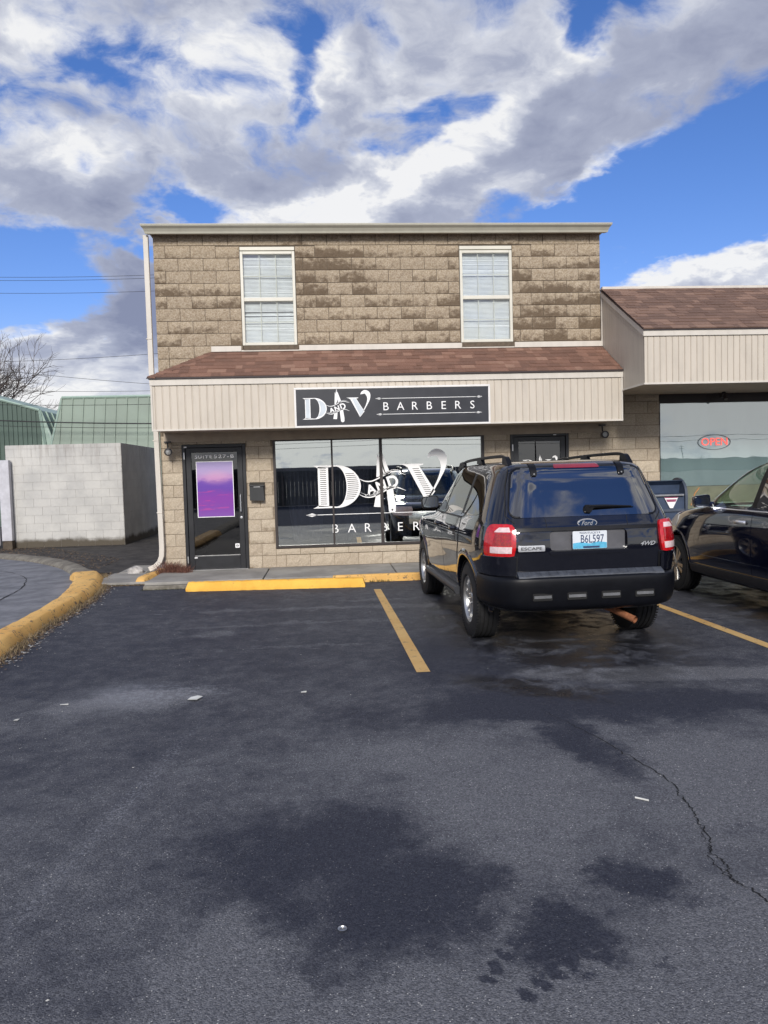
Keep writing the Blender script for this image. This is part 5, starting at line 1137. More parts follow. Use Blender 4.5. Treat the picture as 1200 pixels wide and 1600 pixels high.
# ================================================================== CARS
class Shape:
    """closed body described by plan sections: z -> rear y, front y, half width, rear and front squareness"""
    def __init__(s, keys): s.k = sorted(keys); s.z0, s.z1 = s.k[0][0], s.k[-1][0]; s.slopes()
    def slopes(s):
        K = s.k; n = len(K); s.m = [[0]*5 for _ in K]
        for c in range(1, 6):
            d = [(K[i+1][c]-K[i][c])/(K[i+1][0]-K[i][0]) for i in range(n-1)]
            for i in range(n):
                if i == 0: v = d[0]
                elif i == n-1: v = d[-1]
                else: v = 0 if d[i-1]*d[i] <= 0 else 2/(1/d[i-1]+1/d[i])
                s.m[i][c-1] = v
    def at(s, z):
        K = s.k; z = min(max(z, s.z0), s.z1)
        for i in range(len(K)-1):
            if z <= K[i+1][0]: break
        h = K[i+1][0]-K[i][0]; t = (z-K[i][0])/h; o = []
        for c in range(1, 6):
            a, b, ma, mb_ = K[i][c], K[i+1][c], s.m[i][c-1]*h, s.m[i+1][c-1]*h
            o.append((2*t**3-3*t*t+1)*a+(t**3-2*t*t+t)*ma+(-2*t**3+3*t*t)*b+(t**3-t*t)*mb_)
        return o
    def side(s, y, z):
        yr, yf, w, nr, nf = s.at(z); yc, h = (yr+yf)/2, (yf-yr)/2; n = nr if y < yc else nf; t = min(.9999, abs(y-yc)/h); return w*(1-t**n)**(1/n)
    def rear(s, x, z):
        yr, yf, w, nr, nf = s.at(z); yc, h = (yr+yf)/2, (yf-yr)/2; t = min(.9999, abs(x)/w); return yc-h*(1-t**nr)**(1/nr)
    def front(s, x, z):
        yr, yf, w, nr, nf = s.at(z); yc, h = (yr+yf)/2, (yf-yr)/2; t = min(.9999, abs(x)/w); return yc+h*(1-t**nf)**(1/nf)
    def quarter(s, z, fore, n):
        yr, yf, w, nr, nf = s.at(z); yc, h = (yr+yf)/2, (yf-yr)/2; e = nf if fore else nr; sg = 1 if fore else -1; P = []
        for k in range(61):
            t = k/60*math.pi/2; P.append((w*math.sin(t)**(2/e) if k else 0., yc+sg*h*(math.cos(t)**(2/e) if k < 60 else 0.)))
        L = [0]
        for a, b in zip(P, P[1:]): L.append(L[-1]+math.hypot(b[0]-a[0], b[1]-a[1]))
        out = []; j = 0
        for k in range(n+1):
            d = L[-1]*k/n
            while j < 59 and L[j+1] < d: j += 1
            t = (d-L[j])/(L[j+1]-L[j]); out.append((P[j][0]+(P[j+1][0]-P[j][0])*t, P[j][1]+(P[j+1][1]-P[j][1])*t))
        return out
    def ring(s, z, n=26):
        a = s.quarter(z, False, n); b = s.quarter(z, True, n)       # rear centre -> right side ; front centre -> right side
        r = a+list(reversed(b))[1:]                                   # rear centre .. front centre on the right
        return r+[(-x, y) for x, y in reversed(r[1:-1])]
    def mesh(s, zs, n=26):
        mb = MB(); vs = []; m = None
        for z in zs:
            r = s.ring(z, n); m = len(r); vs += [(x, y, z) for x, y in r]
        fs = [(i*m+k, i*m+(k+1) % m, (i+1)*m+(k+1) % m, (i+1)*m+k) for i in range(len(zs)-1) for k in range(m)]
        # caps as fans of quads between mirrored halves
        for (b, rev) in ((0, True), ((len(zs)-1)*m, False)):
            h = m//2
            for k in range(h):
                a_, b_ = b+k, b+k+1; c_, d_ = b+(m-k-1) % m, b+(m-k) % m
                q = (a_, b_, c_, d_) if k not in (0, h-1) else ((a_, b_, c_) if k == 0 else (a_, b_, d_))
                q = tuple(dict.fromkeys(q)); fs.append(tuple(reversed(q)) if rev else q)
        mb.add(vs, fs); return mb
def zlist(sh, dz=.02):
    z = [k[0] for k in sh.k]; out = []
    for a, b in zip(z, z[1:]):
        n = max(1, int(math.ceil((b-a)/dz))); out += [a+(b-a)*i/n for i in range(n)]
    return out+[z[-1]]
def boolean(o, cutters):
    for c in cutters:
        m_ = o.modifiers.new('cut', 'BOOLEAN'); m_.operation = 'DIFFERENCE'; m_.solver = 'EXACT'; m_.object = c
        bpy.context.view_layer.update()
        me = bpy.data.meshes.new_from_object(o.evaluated_get(bpy.context.evaluated_depsgraph_get()))
        o.modifiers.clear(); o.data = me; bpy.data.objects.remove(c)
    me.polygons.foreach_set('use_smooth', [True]*len(me.polygons)); me.set_sharp_from_angle(angle=R(33))
def poly_spans(poly, n):
    """horizontal scan of a convex outline (a, z) -> rows (z, a0, a1)"""
    zs = [p[1] for p in poly]; z0, z1 = min(zs), max(zs); rows = []
    for i in range(n+1):
        t = i/n; t = .5-.5*math.cos(math.pi*t); z = min(max(z0+(z1-z0)*t, z0+1e-5), z1-1e-5); xs = []
        for a, b in zip(poly, poly[1:]+poly[:1]):
            if (a[1]-z)*(b[1]-z) <= 0 and a[1] != b[1]: xs.append(a[0]+(b[0]-a[0])*(z-a[1])/(b[1]-a[1]))
        rows.append((z, min(xs), max(xs)))
    return rows
def dense(rows, dz=.018):
    out = []
    for p, q in zip(rows, rows[1:]):
        n = max(1, int(math.ceil((q[0]-p[0])/dz))); out += [tuple(u+(v-u)*i/n for u, v in zip(p, q)) for i in range(n)]
    return out+[rows[-1]]
def panel(mb, rows, nc, surf, off, th):
    """slab over a surface; rows (z,a0,a1); surf(a,z,offset)->xyz"""
    rows = dense(rows)
    vs = []; m = nc+1; n = len(rows)
    for d in (off, off-th):
        for (z, a, b) in rows: vs += [surf(a+(b-a)*k/nc, z, d) for k in range(m)]
    N0 = n*m; fs = []
    for i in range(n-1):
        for k in range(nc):
            q = (i*m+k, i*m+k+1, (i+1)*m+k+1, (i+1)*m+k); fs += [q, tuple(reversed([x+N0 for x in q]))]
    bd = [k for k in range(m)]+[i*m+nc for i in range(1, n)]+[(n-1)*m+k for k in range(nc-1, -1, -1)]+[i*m for i in range(n-2, 0, -1)]
    for a, b in zip(bd, bd[1:]+bd[:1]): fs.append((a, a+N0, b+N0, b))
    mb.add(vs, fs)
def on_side(sh, sgn): return lambda a, z, d: (sgn*(sh.side(a, z)+d), a, z)
def on_rear(sh): return lambda a, z, d: (a, sh.rear(a, z)-d, z)
def on_front(sh): return lambda a, z, d: (a, sh.front(a, z)+d, z)
def corner_path(sh, z, x0, y1, sgn, rear=True, n=16):
    """plan path round the corner from |x|=x0 on the end face to y=y1 on the side"""
    q = sh.quarter(z, not rear, 120); out = []
    f = (lambda p: p[1]-y1) if rear else (lambda p: y1-p[1])
    for a, b in zip(q, q[1:]):
        t0, t1 = 0., 1.
        if b[0] <= x0 or f(a) >= 0: continue
        if a[0] < x0: t0 = (x0-a[0])/(b[0]-a[0])
        if f(b) > 0: t1 = f(a)/(f(a)-f(b))
        if t1 <= t0: continue
        if not out: out.append((a[0]+(b[0]-a[0])*t0, a[1]+(b[1]-a[1])*t0))
        out.append((a[0]+(b[0]-a[0])*t1, a[1]+(b[1]-a[1])*t1))
    L = [0]
    for a, b in zip(out, out[1:]): L.append(L[-1]+math.hypot(b[0]-a[0], b[1]-a[1]))
    res = []; j = 0
    for k in range(n+1):
        d = L[-1]*k/n
        while j < len(L)-2 and L[j+1] < d: j += 1
        t = (d-L[j])/max(1e-9, (L[j+1]-L[j])); res.append((sgn*(out[j][0]+(out[j+1][0]-out[j][0])*t), out[j][1]+(out[j+1][1]-out[j][1])*t))
    return res
def corner_patch(mb, sh, rows, sgn, off, th, rear=True, n=16):
    """rows (z, x0, y1)"""
    rows = dense(rows)
    vs = []; m = n+1; R_ = []
    for d in (off, off-th):
        for (z, x0, y1) in rows:
            c = corner_path(sh, z, x0, y1, sgn, rear, n)
            for k, p in enumerate(c):
                a = c[max(0, k-1)]; b = c[min(n, k+1)]; tx, ty = b[0]-a[0], b[1]-a[1]; l = math.hypot(tx, ty) or 1; nx_, ny_ = ty/l, -tx/l
                if nx_*p[0]+ny_*(p[1]-(2.2)) < 0: nx_, ny_ = -nx_, -ny_
                vs.append((p[0]+nx_*d, p[1]+ny_*d, z))
    nr = len(rows); N0 = nr*m; fs = []
    for i in range(nr-1):
        for k in range(n):
            q = (i*m+k, i*m+k+1, (i+1)*m+k+1, (i+1)*m+k); fs += [q, tuple(reversed([x+N0 for x in q]))]
    bd = [k for k in range(m)]+[i*m+n for i in range(1, nr)]+[(nr-1)*m+k for k in range(n-1, -1, -1)]+[i*m for i in range(nr-2, 0, -1)]
    for a, b in zip(bd, bd[1:]+bd[:1]): fs.append((a, a+N0, b+N0, b))
    mb.add(vs, fs)

def wheel(root, x, y, r, w, rim, sgn, style, alloy, name='wheel'):
    """sgn: outward side"""
    c = (0, 0, 0); T = MB(); pr = [(-w/2+.02, rim*.98), (-w/2, rim+.02), (-w/2+.004, r-.05), (-w/2+.022, r-.012), (-w/2+.04, r-.001)]
    # tread ribs
    g = [-.35, -.17, .01, .19, .36]
    for q in g: pr += [(w*(q-.045)+0, r), (w*(q-.035), r-.010), (w*(q+.0), r-.010), (w*(q+.01), r)]
    pr += [(w/2-.04, r-.001), (w/2-.022, r-.012), (w/2-.004, r-.05), (w/2, rim+.02), (w/2-.02, rim*.98)]
    T.lathe([(x+o*sgn, q) for o, q in pr], (0, y, r), 0, 72)
    for k in range(72):       # sipes across the shoulders
        a = 2*math.pi*k/72
        for s_ in (-1, 1):
            o0, o1 = sorted((s_*w*.385, s_*w*.47)); cy, cz = y+math.cos(a)*(r-.004), r+math.sin(a)*(r-.004); ty, tz = -math.sin(a)*.009, math.cos(a)*.009; ny, nz = math.cos(a)*.005, math.sin(a)*.005
            T.add([(x+o0, cy-ty, cz-tz), (x+o1, cy-ty, cz-tz), (x+o1, cy+ty, cz+tz), (x+o0, cy+ty, cz+tz), (x+o0, cy-ty+ny, cz-tz+nz), (x+o1, cy-ty+ny*.2, cz-tz+nz*.2), (x+o1, cy+ty+ny*.2, cz+tz+nz*.2), (x+o0, cy+ty+ny, cz+tz+nz)],
                  [(4, 5, 6, 7), (0, 1, 5, 4), (1, 2, 6, 5), (2, 3, 7, 6), (3, 0, 4, 7)])
    tyre = T.build(name, M_rubber, root, smooth=30, local=True, recalc=True)
    Rm = MB(); xo = x+sgn*(w/2-.012)
    Rm.lathe([(xo-sgn*.15, rim*.90), (xo-sgn*.03, rim*.93), (xo-sgn*.006, rim*.97), (xo, rim*1.0), (xo-sgn*.004, rim*1.04), (xo-sgn*.02, rim*1.0)], (0, y, r), 0, 64)
    Rm.lathe([(xo-sgn*.02, 0), (xo-sgn*.022, .045), (xo-sgn*.035, .068), (xo-sgn*.07, .075)], (0, y, r), 0, 32)
    if style == 'five':
        for k in range(5):
            a = 2*math.pi*k/5+.35
            for da in (-.17, .17):
                for (ri, wi, ro, wo) in ((.05, .024, rim*.93, .022),):
                    c0, s0 = math.cos(a+da*.6), math.sin(a+da*.6); c1, s1 = math.cos(a+da*1.15), math.sin(a+da*1.15); pa = Vector((0, c0*ri, s0*ri)); pb = Vector((0, c1*ro, s1*ro)); t = (pb-pa).normalized(); nrm = Vector((0, -t.z, t.y))
                    vs = []
                    for (p, ww, dx_) in ((pa, wi, -.030), (pa.lerp(pb, .5), (wi+wo)/2, -.034), (pb, wo, -.022)):
                        for (q, dd) in ((-1, -.028), (-.75, 0), (.75, 0), (1, -.028)): v = p+nrm*ww*q; vs.append((xo+sgn*(dx_+dd), y+v.y, r+v.z))
                    Rm.add(vs, [(i*4+j, i*4+j+1, (i+1)*4+j+1, (i+1)*4+j) for i in range(2) for j in range(3)])
    else:
        for k in range(5):
            a = 2*math.pi*k/5+.9
            for da in (-.25, .25):
                c0, s0 = math.cos(a+da*.9), math.sin(a+da*.9); c1, s1 = math.cos(a+da*.75), math.sin(a+da*.75); pa = Vector((0, c0*.05, s0*.05)); pb = Vector((0, c1*rim*.94, s1*rim*.94)); t = (pb-pa).normalized(); nrm = Vector((0, -t.z, t.y)); vs = []
                for (p, ww, dx_) in ((pa, .020, -.022), (pa.lerp(pb, .5), .026, -.02), (pb, .034, -.008)):
                    for (q, dd) in ((-1, -.03), (-.7, 0), (.7, 0), (1, -.03)): v = p+nrm*ww*q; vs.append((xo+sgn*(dx_+dd), y+v.y, r+v.z))
                Rm.add(vs, [(i*4+j, i*4+j+1, (i+1)*4+j+1, (i+1)*4+j) for i in range(2) for j in range(3)])
    Rm.build('rim', alloy, tyre, smooth=30, local=True, recalc=True)
    Hb = MB(); Hb.lathe([(xo-sgn*.155, 0), (xo-sgn*.155, rim*.9)], (0, y, r), 0, 40); Hb.build('hub', M_under, tyre, local=True)
    if style == 'five':
        nb_ = MB()
        for k in range(5): a = 2*math.pi*k/5; nb_.lathe([(xo-sgn*.01, 0), (xo-sgn*.01, .008), (xo-sgn*.03, .009)], (0, y+.05*math.cos(a), r+.05*math.sin(a)), 0, 8)
        nb_.build('wheel_nut', M_steel, tyre, local=True)
    return tyre

def arch_flare(mb, sh, yc, zc, r, sgn, wid=.055, out=.016, a0=-8, a1=188):
    n = 40; vs = []
    for i in range(n+1):
        a = R(a0+(a1-a0)*i/n)
        for (rr_, d) in ((r-.012, -.05), (r-.012, out*.8), (r+.008, out), (r+wid*.6, out*.8), (r+wid, -.006)):
            y, z = yc+rr_*math.cos(a), zc+rr_*math.sin(a); vs.append((sgn*(sh.side(y, max(z, sh.z0))+d), y, z))
    m = 5; mb.add(vs, [(i*m+k, i*m+k+1, (i+1)*m+k+1, (i+1)*m+k) for i in range(n) for k in range(m-1)])

def cutter(mb, name='cut'):
    o = mb.build(name, M_under, local=True, recalc=True); return o
def mirror_part(root, sgn, yy, zz, w, h, sh, paint):
    """door mirror; reflecting face looks backwards"""
    xi = sh.side(yy, zz); m = MB(); xc = xi+.06+w/2
    pl_ = round_poly([(xc-w/2, zz-h/2+.01), (xc+w/2-.01, zz-h/2), (xc+w/2, zz+h/2-.02), (xc-w/2+.01, zz+h/2)], .04, 5)
    n = len(pl_); cx_, cz_ = xc, zz; vs = []
    for (d, s_) in ((0, 1), (.03, 1.02), (.08, .93), (.12, .70), (.135, .3)):
        vs += [(sgn*(cx_+(p[0]-cx_)*s_), yy+d, cz_+(p[1]-cz_)*s_) for p in pl_]
    m.add(vs, [(i*n+k, i*n+(k+1) % n, (i+1)*n+(k+1) % n, (i+1)*n+k) for i in range(4) for k in range(n)]+[tuple(range(n)), tuple(range(4*n, 5*n))])
    m.tube([(sgn*(xi-.03), yy+.05, zz-h*.30), (sgn*(xi+.09), yy+.06, zz-h*.28)], .022, 8, flat=1.4)
    o = m.build('mirror', paint, root, smooth=50, local=True, recalc=True)
    g = MB(); q = [(sgn*(cx_+(p[0]-cx_)*.88), yy-.004, cz_+(p[1]-cz_)*.88) for p in pl_]; q2 = [(v[0], v[1]+.003, v[2]) for v in q]
    g.add(q+q2, [tuple(range(n)), tuple(range(2*n-1, n-1, -1))]+[(k, (k+1) % n, (k+1) % n+n, k+n) for k in range(n)]); g.build('mirror_glass', simple_mirror, o, local=True, recalc=True)
simple_mirror = simple('mirror_glass', (.35, .37, .40), .03, 1., var=0)
def handle_part(root, sh, sgn, y0, z, mat_, L=.17):
    h = MB(); pts = [(sgn*(sh.side(y0, z)+.004), y0, z), (sgn*(sh.side(y0, z)+.035), y0+.02, z+.002), (sgn*(sh.side(y0+L/2, z)+.040), y0+L/2, z+.004), (sgn*(sh.side(y0+L, z)+.035), y0+L-.02, z+.002), (sgn*(sh.side(y0+L, z)+.004), y0+L, z)]
    h.tube(pts, .013, 8, flat=1.5); return h.build('handle', mat_, root, smooth=60, local=True)

def seats(root, rows, zf, w=.5):
    for (y, xs_) in rows:
        for x in xs_:
            s_ = MB()
            s_.prism(round_poly([(y-.05, zf), (y+.45, zf), (y+.48, zf+.12), (y+.05, zf+.14), (y-.14, zf+.62), (y-.24, zf+.62)], .05), lambda u, v, d: (d, u, v), x-w/2*.92, x+w/2*.92)
            s_.prism(round_poly([(y-.25, zf+.64), (y-.15, zf+.64), (y-.16, zf+.83), (y-.25, zf+.83)], .04), lambda u, v, d: (d, u, v), x-.12, x+.12); s_.build('seat', M_seat, root, local=True, bevel=.015)

def build_car(root, S, paint, cfg):
    """hollow painted body with window openings, then glass, doors, arches, wheels and interior"""
    mb = S.mesh(zlist(S, .022), 30); body = mb.build('body', paint, root, local=True, recalc=True)
    cuts = []
    for y in cfg['axles']:
        for sgn in (-1, 1):
            c = MB(); c.prism([(y+cfg['arch']*math.cos(2*math.pi*q/48), cfg['wr']+.015+cfg['arch']*math.sin(2*math.pi*q/48)) for q in range(48)], lambda u, v, d: (d, u, v), *sorted((sgn*.52, sgn*1.3))); cuts.append(cutter(c))
    K2_ = [(z, yr+.10, yf-(.07 if z > cfg['belt']-.02 else cfg['nose']), w-.055, nr, nf) for (z, yr, yf, w, nr, nf) in S.k if cfg['belt']-.52 < z < cfg['rooftop']]
    Si = Shape(K2_); cuts.append(cutter(Si.mesh(zlist(Si, .06), 20)))
    for poly in cfg['side_open']:
        c = MB(); c.prism(poly, lambda u, v, d: (d, u, v), -1.3, 1.3); cuts.append(cutter(c))
    c = MB(); c.prism(cfg['rear_open'], lambda u, v, d: (u, d, v), -.5, .95); cuts.append(cutter(c))
    c = MB(); c.prism(cfg['front_open'], lambda u, v, d: (u, d, v), cfg['ws_y'], 4.6); cuts.append(cutter(c))
    for c in cfg.get('extra', []): cuts.append(cutter(c))
    for q in cuts: q.parent = root
    boolean(body, cuts)
    return body

# ------------------------------------------------------------------ the black SUV
ex = thing('parked_suv', 'glossy black four wheel drive SUV parked in the middle seen from behind', 'car', (2.2127, 6.0826, 0), R(2.0736))
EK = [(.36, .16, 4.22, .80, 8, 5), (.40, .10, 4.32, .845, 8, 5), (.50, .09, 4.40, .875, 8, 5), (.62, .085, 4.43, .885, 8, 5), (.72, .08, 4.44, .892, 8, 5), (.80, .075, 4.43, .902, 8, 5), (.90, .07, 4.40, .905, 8, 5), (.97, .075, 4.33, .902, 8, 5), (1.02, .085, 4.12, .895, 8, 5),
      (1.06, .095, 3.72, .886, 8, 4.5), (1.09, .105, 3.46, .878, 8, 4), (1.13, .125, 3.36, .868, 8, 3.6), (1.18, .15, 3.28, .850, 8, 3.4), (1.28, .20, 3.13, .812, 8, 3.3), (1.40, .26, 2.96, .765, 8, 3.3), (1.50, .31, 2.82, .725, 8, 3.3), (1.58, .345, 2.68, .69, 8, 3.4),
      (1.62, .375, 2.58, .665, 7, 3.6), (1.645, .42, 2.46, .635, 6, 3.8), (1.662, .52, 2.28, .58, 5, 4), (1.672, .70, 2.05, .48, 4, 4), (1.676, .95, 1.80, .30, 3, 3)]
ES = Shape(EK)
e_side = [round_poly([(.52, 1.215), (1.12, 1.185), (1.12, 1.545), (.74, 1.555)], .05), round_poly([(1.24, 1.18), (2.03, 1.165), (2.03, 1.555), (1.24, 1.555)], .04), round_poly([(2.11, 1.165), (2.99, 1.150), (2.60, 1.525), (2.50, 1.55), (2.11, 1.555)], .04)]
e_rear = round_poly([(-.655, 1.205), (.655, 1.205), (.575, 1.585), (-.575, 1.585)], .06)
e_front = round_poly([(-.70, 1.13), (.70, 1.13), (.56, 1.565), (-.56, 1.565)], .06)
rec = MB(); rec.prism(round_poly([(-.345, .895), (.345, .895), (.345, 1.062), (-.345, 1.062)], .04), lambda u, v, d: (u, d, v), -.2, .115)
build_car(ex, ES, M_paint_black, dict(axles=(.93, 3.55), arch=.425, wr=.3675, belt=1.13, nose=1.05, rooftop=1.66, side_open=e_side, rear_open=e_rear, front_open=e_front, ws_y=2.35, extra=[rec]))
def grow(poly, d):
    cx_ = sum(p[0] for p in poly)/len(poly); cz_ = sum(p[1] for p in poly)/len(poly); out = []
    n = len(poly)
    for i, p in enumerate(poly):
        a, b = poly[i-1], poly[(i+1) % n]; t = Vector((b[0]-a[0], b[1]-a[1])); 
        if t.length < 1e-9: out.append(p); continue
        t.normalize(); nn = Vector((t.y, -t.x)); 
        if nn.x*(p[0]-cx_)+nn.y*(p[1]-cz_) < 0: nn = -nn
        out.append((p[0]+nn.x*d, p[1]+nn.y*d))
    return out
for sgn in (-1, 1):
    nm = ('rear_quarter_window', 'rear_door_window', 'front_door_window')
    for poly, gm, na in zip(e_side, (M_glass_dark, M_glass_dark, M_glass_car), nm):
        m = MB(); panel(m, poly_spans(grow(poly, .022), 14), 14, on_side(ES, sgn), .0035, .004); m.build(na, gm, ex, smooth=40, local=True, recalc=True)
    # doors as thin skins with shut lines round them
    for na, rows in (('rear_door', [(.47, 1.40, 2.05), (.60, 1.37, 2.05), (.75, 1.30, 2.05), (.88, 1.22, 2.05), (1.0, 1.20, 2.05), (1.13, 1.20, 2.05)]), ('front_door', [(.47, 2.062, 3.08), (.75, 2.062, 3.10), (1.0, 2.062, 3.10), (1.12, 2.062, 3.06)])):
        m = MB(); rws_ = []
        for (za, a0, a1), (zb, b0, b1) in zip(rows, rows[1:]):
            k = 5; rws_ += [(za+(zb-za)*i/k, a0+(b0-a0)*i/k, a1+(b1-a1)*i/k) for i in range(k)]
        rws_.append(rows[-1]); panel(m, rws_, 12, on_side(ES, sgn), .005, .01); dr = m.build(na, M_paint_black, ex, smooth=40, local=True, recalc=True)
        handle_part(dr, ES, sgn, 1.36 if na == 'rear_door' else 2.16, 1.02, M_paint_black)
    m = MB(); panel(m, [(1.135, 1.20, 3.06), (1.150, 1.20, 3.04)], 24, on_side(ES, sgn), .008, .01); m.build('belt_moulding', M_plastic, ex, smooth=40, local=True, recalc=True)
    for ya, yb2 in ((2.045, 2.10), (1.135, 1.225)): m = MB(); panel(m, [(z, ya, yb2) for z in (1.18, 1.3, 1.45, 1.555)], 3, on_side(ES, sgn), .0042, .006); m.build('door_pillar', M_plastic, ex, smooth=40, local=True, recalc=True)
    for ya in (.93, 3.55): m = MB(); arch_flare(m, ES, ya, .3825, .425, sgn); m.build('wheel_arch', M_paint_black, ex, smooth=50, local=True, recalc=True)
    m = MB(); m.prism(round_poly([(sgn*.80, .335), (sgn*.905, .345), (sgn*.925, .385), (sgn*.91, .425), (sgn*.80, .44)], .02), lambda u, v, d: (u, d, v), 1.35, 3.12); m.build('sill', M_plastic_grey, ex, local=True, recalc=True)
    mirror_part(ex, sgn, 2.78, 1.235, .215, .155, ES, M_plastic)
    # roof rail
    m = MB(); xr = .565
    pts = [(sgn*(xr+.0), .52, 1.645), (sgn*xr, .60, 1.692), (sgn*xr, .72, 1.718), (sgn*xr, .95, 1.722), (sgn*(xr+.005), 1.5, 1.718), (sgn*xr, 2.1, 1.704), (sgn*(xr-.01), 2.38, 1.685), (sgn*(xr-.02), 2.55, 1.64)]
    m.tube(catmull(pts, 5), .013, 8, flat=1.2)
    m.prism(round_poly([(.47, 1.625), (.68, 1.650), (.66, 1.720), (.58, 1.716)], .03), lambda u, v, d: (d, u, v), sgn*xr-.022, sgn*xr+.022)
    m.prism(round_poly([(1.45, 1.66), (1.68, 1.665), (1.64, 1.72), (1.50, 1.72)], .03), lambda u, v, d: (d, u, v), sgn*xr-.018, sgn*xr+.018)
    m.prism(round_poly([(2.30, 1.64), (2.62, 1.60), (2.50, 1.685), (2.32, 1.70)], .03), lambda u, v, d: (d, u, v), sgn*xr-.02, sgn*xr+.018)
    m.build('roof_rail', M_plastic, ex, smooth=40, local=True)
    # tail lamp
    rows = [(.858, .685, .28), (.865, .655, .30), (.93, .640, .305), (1.02, .635, .30), (1.10, .640, .28), (1.125, .655, .26), (1.132, .69, .24)]
    m = MB(); corner_patch(m, ES, rows, sgn, .022, .04); tl = m.build('tail_lamp', M_lampred, ex, smooth=40, local=True, recalc=True)
    m = MB(); corner_patch(m, ES, [(.952, .675, .20), (1.055, .670, .19)], sgn, .026, .006); m.build('brake_lens', M_lampdeep, tl, smooth=40, local=True, recalc=True)
    m = MB(); corner_patch(m, ES, [(.885, .675, .22), (.940, .670, .22)], sgn, .0255, .006); m.build('clear_lens', M_lampclear, tl, smooth=40, local=True, recalc=True); m = MB(); corner_patch(m, ES, [(1.065, .675, .20), (1.105, .680, .18)], sgn, .0255, .006); m.build('clear_lens', M_lampclear, tl, smooth=40, local=True, recalc=True)
    # front lamp
    m = MB(); corner_patch(m, ES, [(.78, .50, 4.02), (.90, .48, 3.95), (.95, .50, 3.96)], sgn, .008, .02, rear=False); m.build('headlight', M_lampclear, ex, smooth=40, local=True, recalc=True)
for y in (.93, 3.55):
    for sgn in (-1, 1): wheel(ex, sgn*.765, y, .3675, .235, .218, sgn, 'five', M_alloy)
# glass behind and in front
m = MB(); panel(m, poly_spans(grow(e_rear, .030), 18), 30, on_rear(ES), .002, .004); m.build('rear_window_seal', M_plastic, ex, smooth=40, local=True, recalc=True) if False else None
m = MB(); panel(m, poly_spans(grow(e_rear, .024), 22), 36, on_rear(ES), .004, .005); rw = m.build('rear_window', M_glass_dark, ex, smooth=60, local=True, recalc=True)
m = MB(); panel(m, poly_spans(grow(e_front, .03), 22), 36, on_front(ES), .004, .005); m.build('windscreen', M_glass_car, ex, smooth=60, local=True, recalc=True)
# black rim round the back glass
def frame_strip(mb, poly, surf, w, off):
    o_ = grow(poly, w/2); i_ = grow(poly, -w/2); n = len(poly)
    mb.add([surf(a, z, off) for a, z in o_]+[surf(a, z, off) for a, z in i_], [(k, (k+1) % n, (k+1) % n+n, k+n) for k in range(n)])
m = MB(); frame_strip(m, grow(e_rear, .020), on_rear(ES), .014, .0065); m.build('rear_window_rim', M_plastic, ex, local=True, recalc=True)
# shut lines of the tailgate
def line(mb, surf, pts, w=.006, off=.002):
    c = []
    for a, b in zip(pts, pts[1:]): c += [(a[0]+(b[0]-a[0])*i/8, a[1]+(b[1]-a[1])*i/8) for i in range(8)]
    c.append(pts[-1]); L_, R2 = smoothline([(p[0], p[1], 1) for p in c], w, 1); k = len(L_)
    mb.add([surf(p[0], p[1], off) for p in L_]+[surf(p[0], p[1], off) for p in R2], [(i, i+1, i+1+k, i+k) for i in range(k-1)])
sr = on_rear(ES)
for s_ in (-1, 1):
    m = MB(); line(m, sr, [(s_*.635, .72), (s_*.632, .86)], .007); m.build('tailgate_gap', M_under, ex, local=True, recalc=True); m = MB(); line(m, sr, [(s_*.632, 1.135), (s_*.700, 1.20), (s_*.655, 1.45), (s_*.605, 1.60)], .007); m.build('tailgate_gap', M_under, ex, local=True, recalc=True); m = MB(); line(m, sr, [(s_*.36, 1.09), (s_*.365, 1.185)], .004); m.build('tailgate_gap', M_under, ex, local=True, recalc=True)
m = MB(); line(m, sr, [(-.605, 1.612), (0, 1.618), (.605, 1.612)], .007)
m.build('tailgate_gap', M_under, ex, local=True, recalc=True)
# ledge over the number plate and its dark shadow gap, lower tailgate lip
m = MB(); panel(m, [(1.064, -.63, .63), (1.070, -.63, .63), (1.088, -.63, .63), (1.094, -.63, .63)], 30, sr, .006, .02); m.build('tailgate_strip', M_plastic, ex, smooth=50, local=True, recalc=True)
m = MB(); panel(m, [(.862, -.345, .345), (.870, -.35, .35), (.884, -.35, .35), (.890, -.345, .345)], 24, sr, .012, .03); m.build('plate_shelf', M_paint_black, ex, smooth=50, local=True, recalc=True)
m = MB(); m.box(-.335, .335, .112, .118, .897, 1.060); m.build('plate_recess', simple('recess_grey', (.11, .11, .12), .30, coat=.8), ex, local=True)
# number plate
py_ = .060
pm = MB(); pm.prism(round_poly([(-.152, .905), (.152, .905), (.152, 1.057), (-.152, 1.057)], .012), lambda u, v, d: (u, d, v), py_, py_+.004); plate = pm.build('number_plate', M_platewhite, ex, local=True)
pm = MB(); pm.prism(round_poly([(-.150, .907), (.150, .907), (.150, .955), (.08, .965), (0, .950), (-.08, .962), (-.150, .955)], .004), lambda u, v, d: (u, d, v), py_-.001, py_+.0005); pm.build('plate_band', M_plateblue, plate, local=True)
pm = MB(); letters(pm, 'KENTUCKY', lambda u, v: (u, py_-.002, 1.041+v), width=.15, height=.017); letters(pm, 'B6L597', lambda u, v: (.022+u, py_-.002, .990+v), width=.205, height=.070, bold=.005)
for s_ in (-1, 1): pm.lathe([(py_-.003, 0), (py_-.003, .005), (py_, .006)], (s_*.085, 0, 1.043), 1, 8)
pm.prism([(-.06, .912), (.085, .912), (.085, .928), (-.06, .928)], lambda u, v, d: (u, d, v), py_-.003, py_-.0015); pm.build('plate_lettering', M_platetext, plate, local=True)
pm = MB(); letters(pm, 'FRANKLIN', lambda u, v: (.012+u, py_-.004, .920+v), width=.09, height=.009); pm.build('county_lettering', M_platewhite, plate, local=True) if False else None
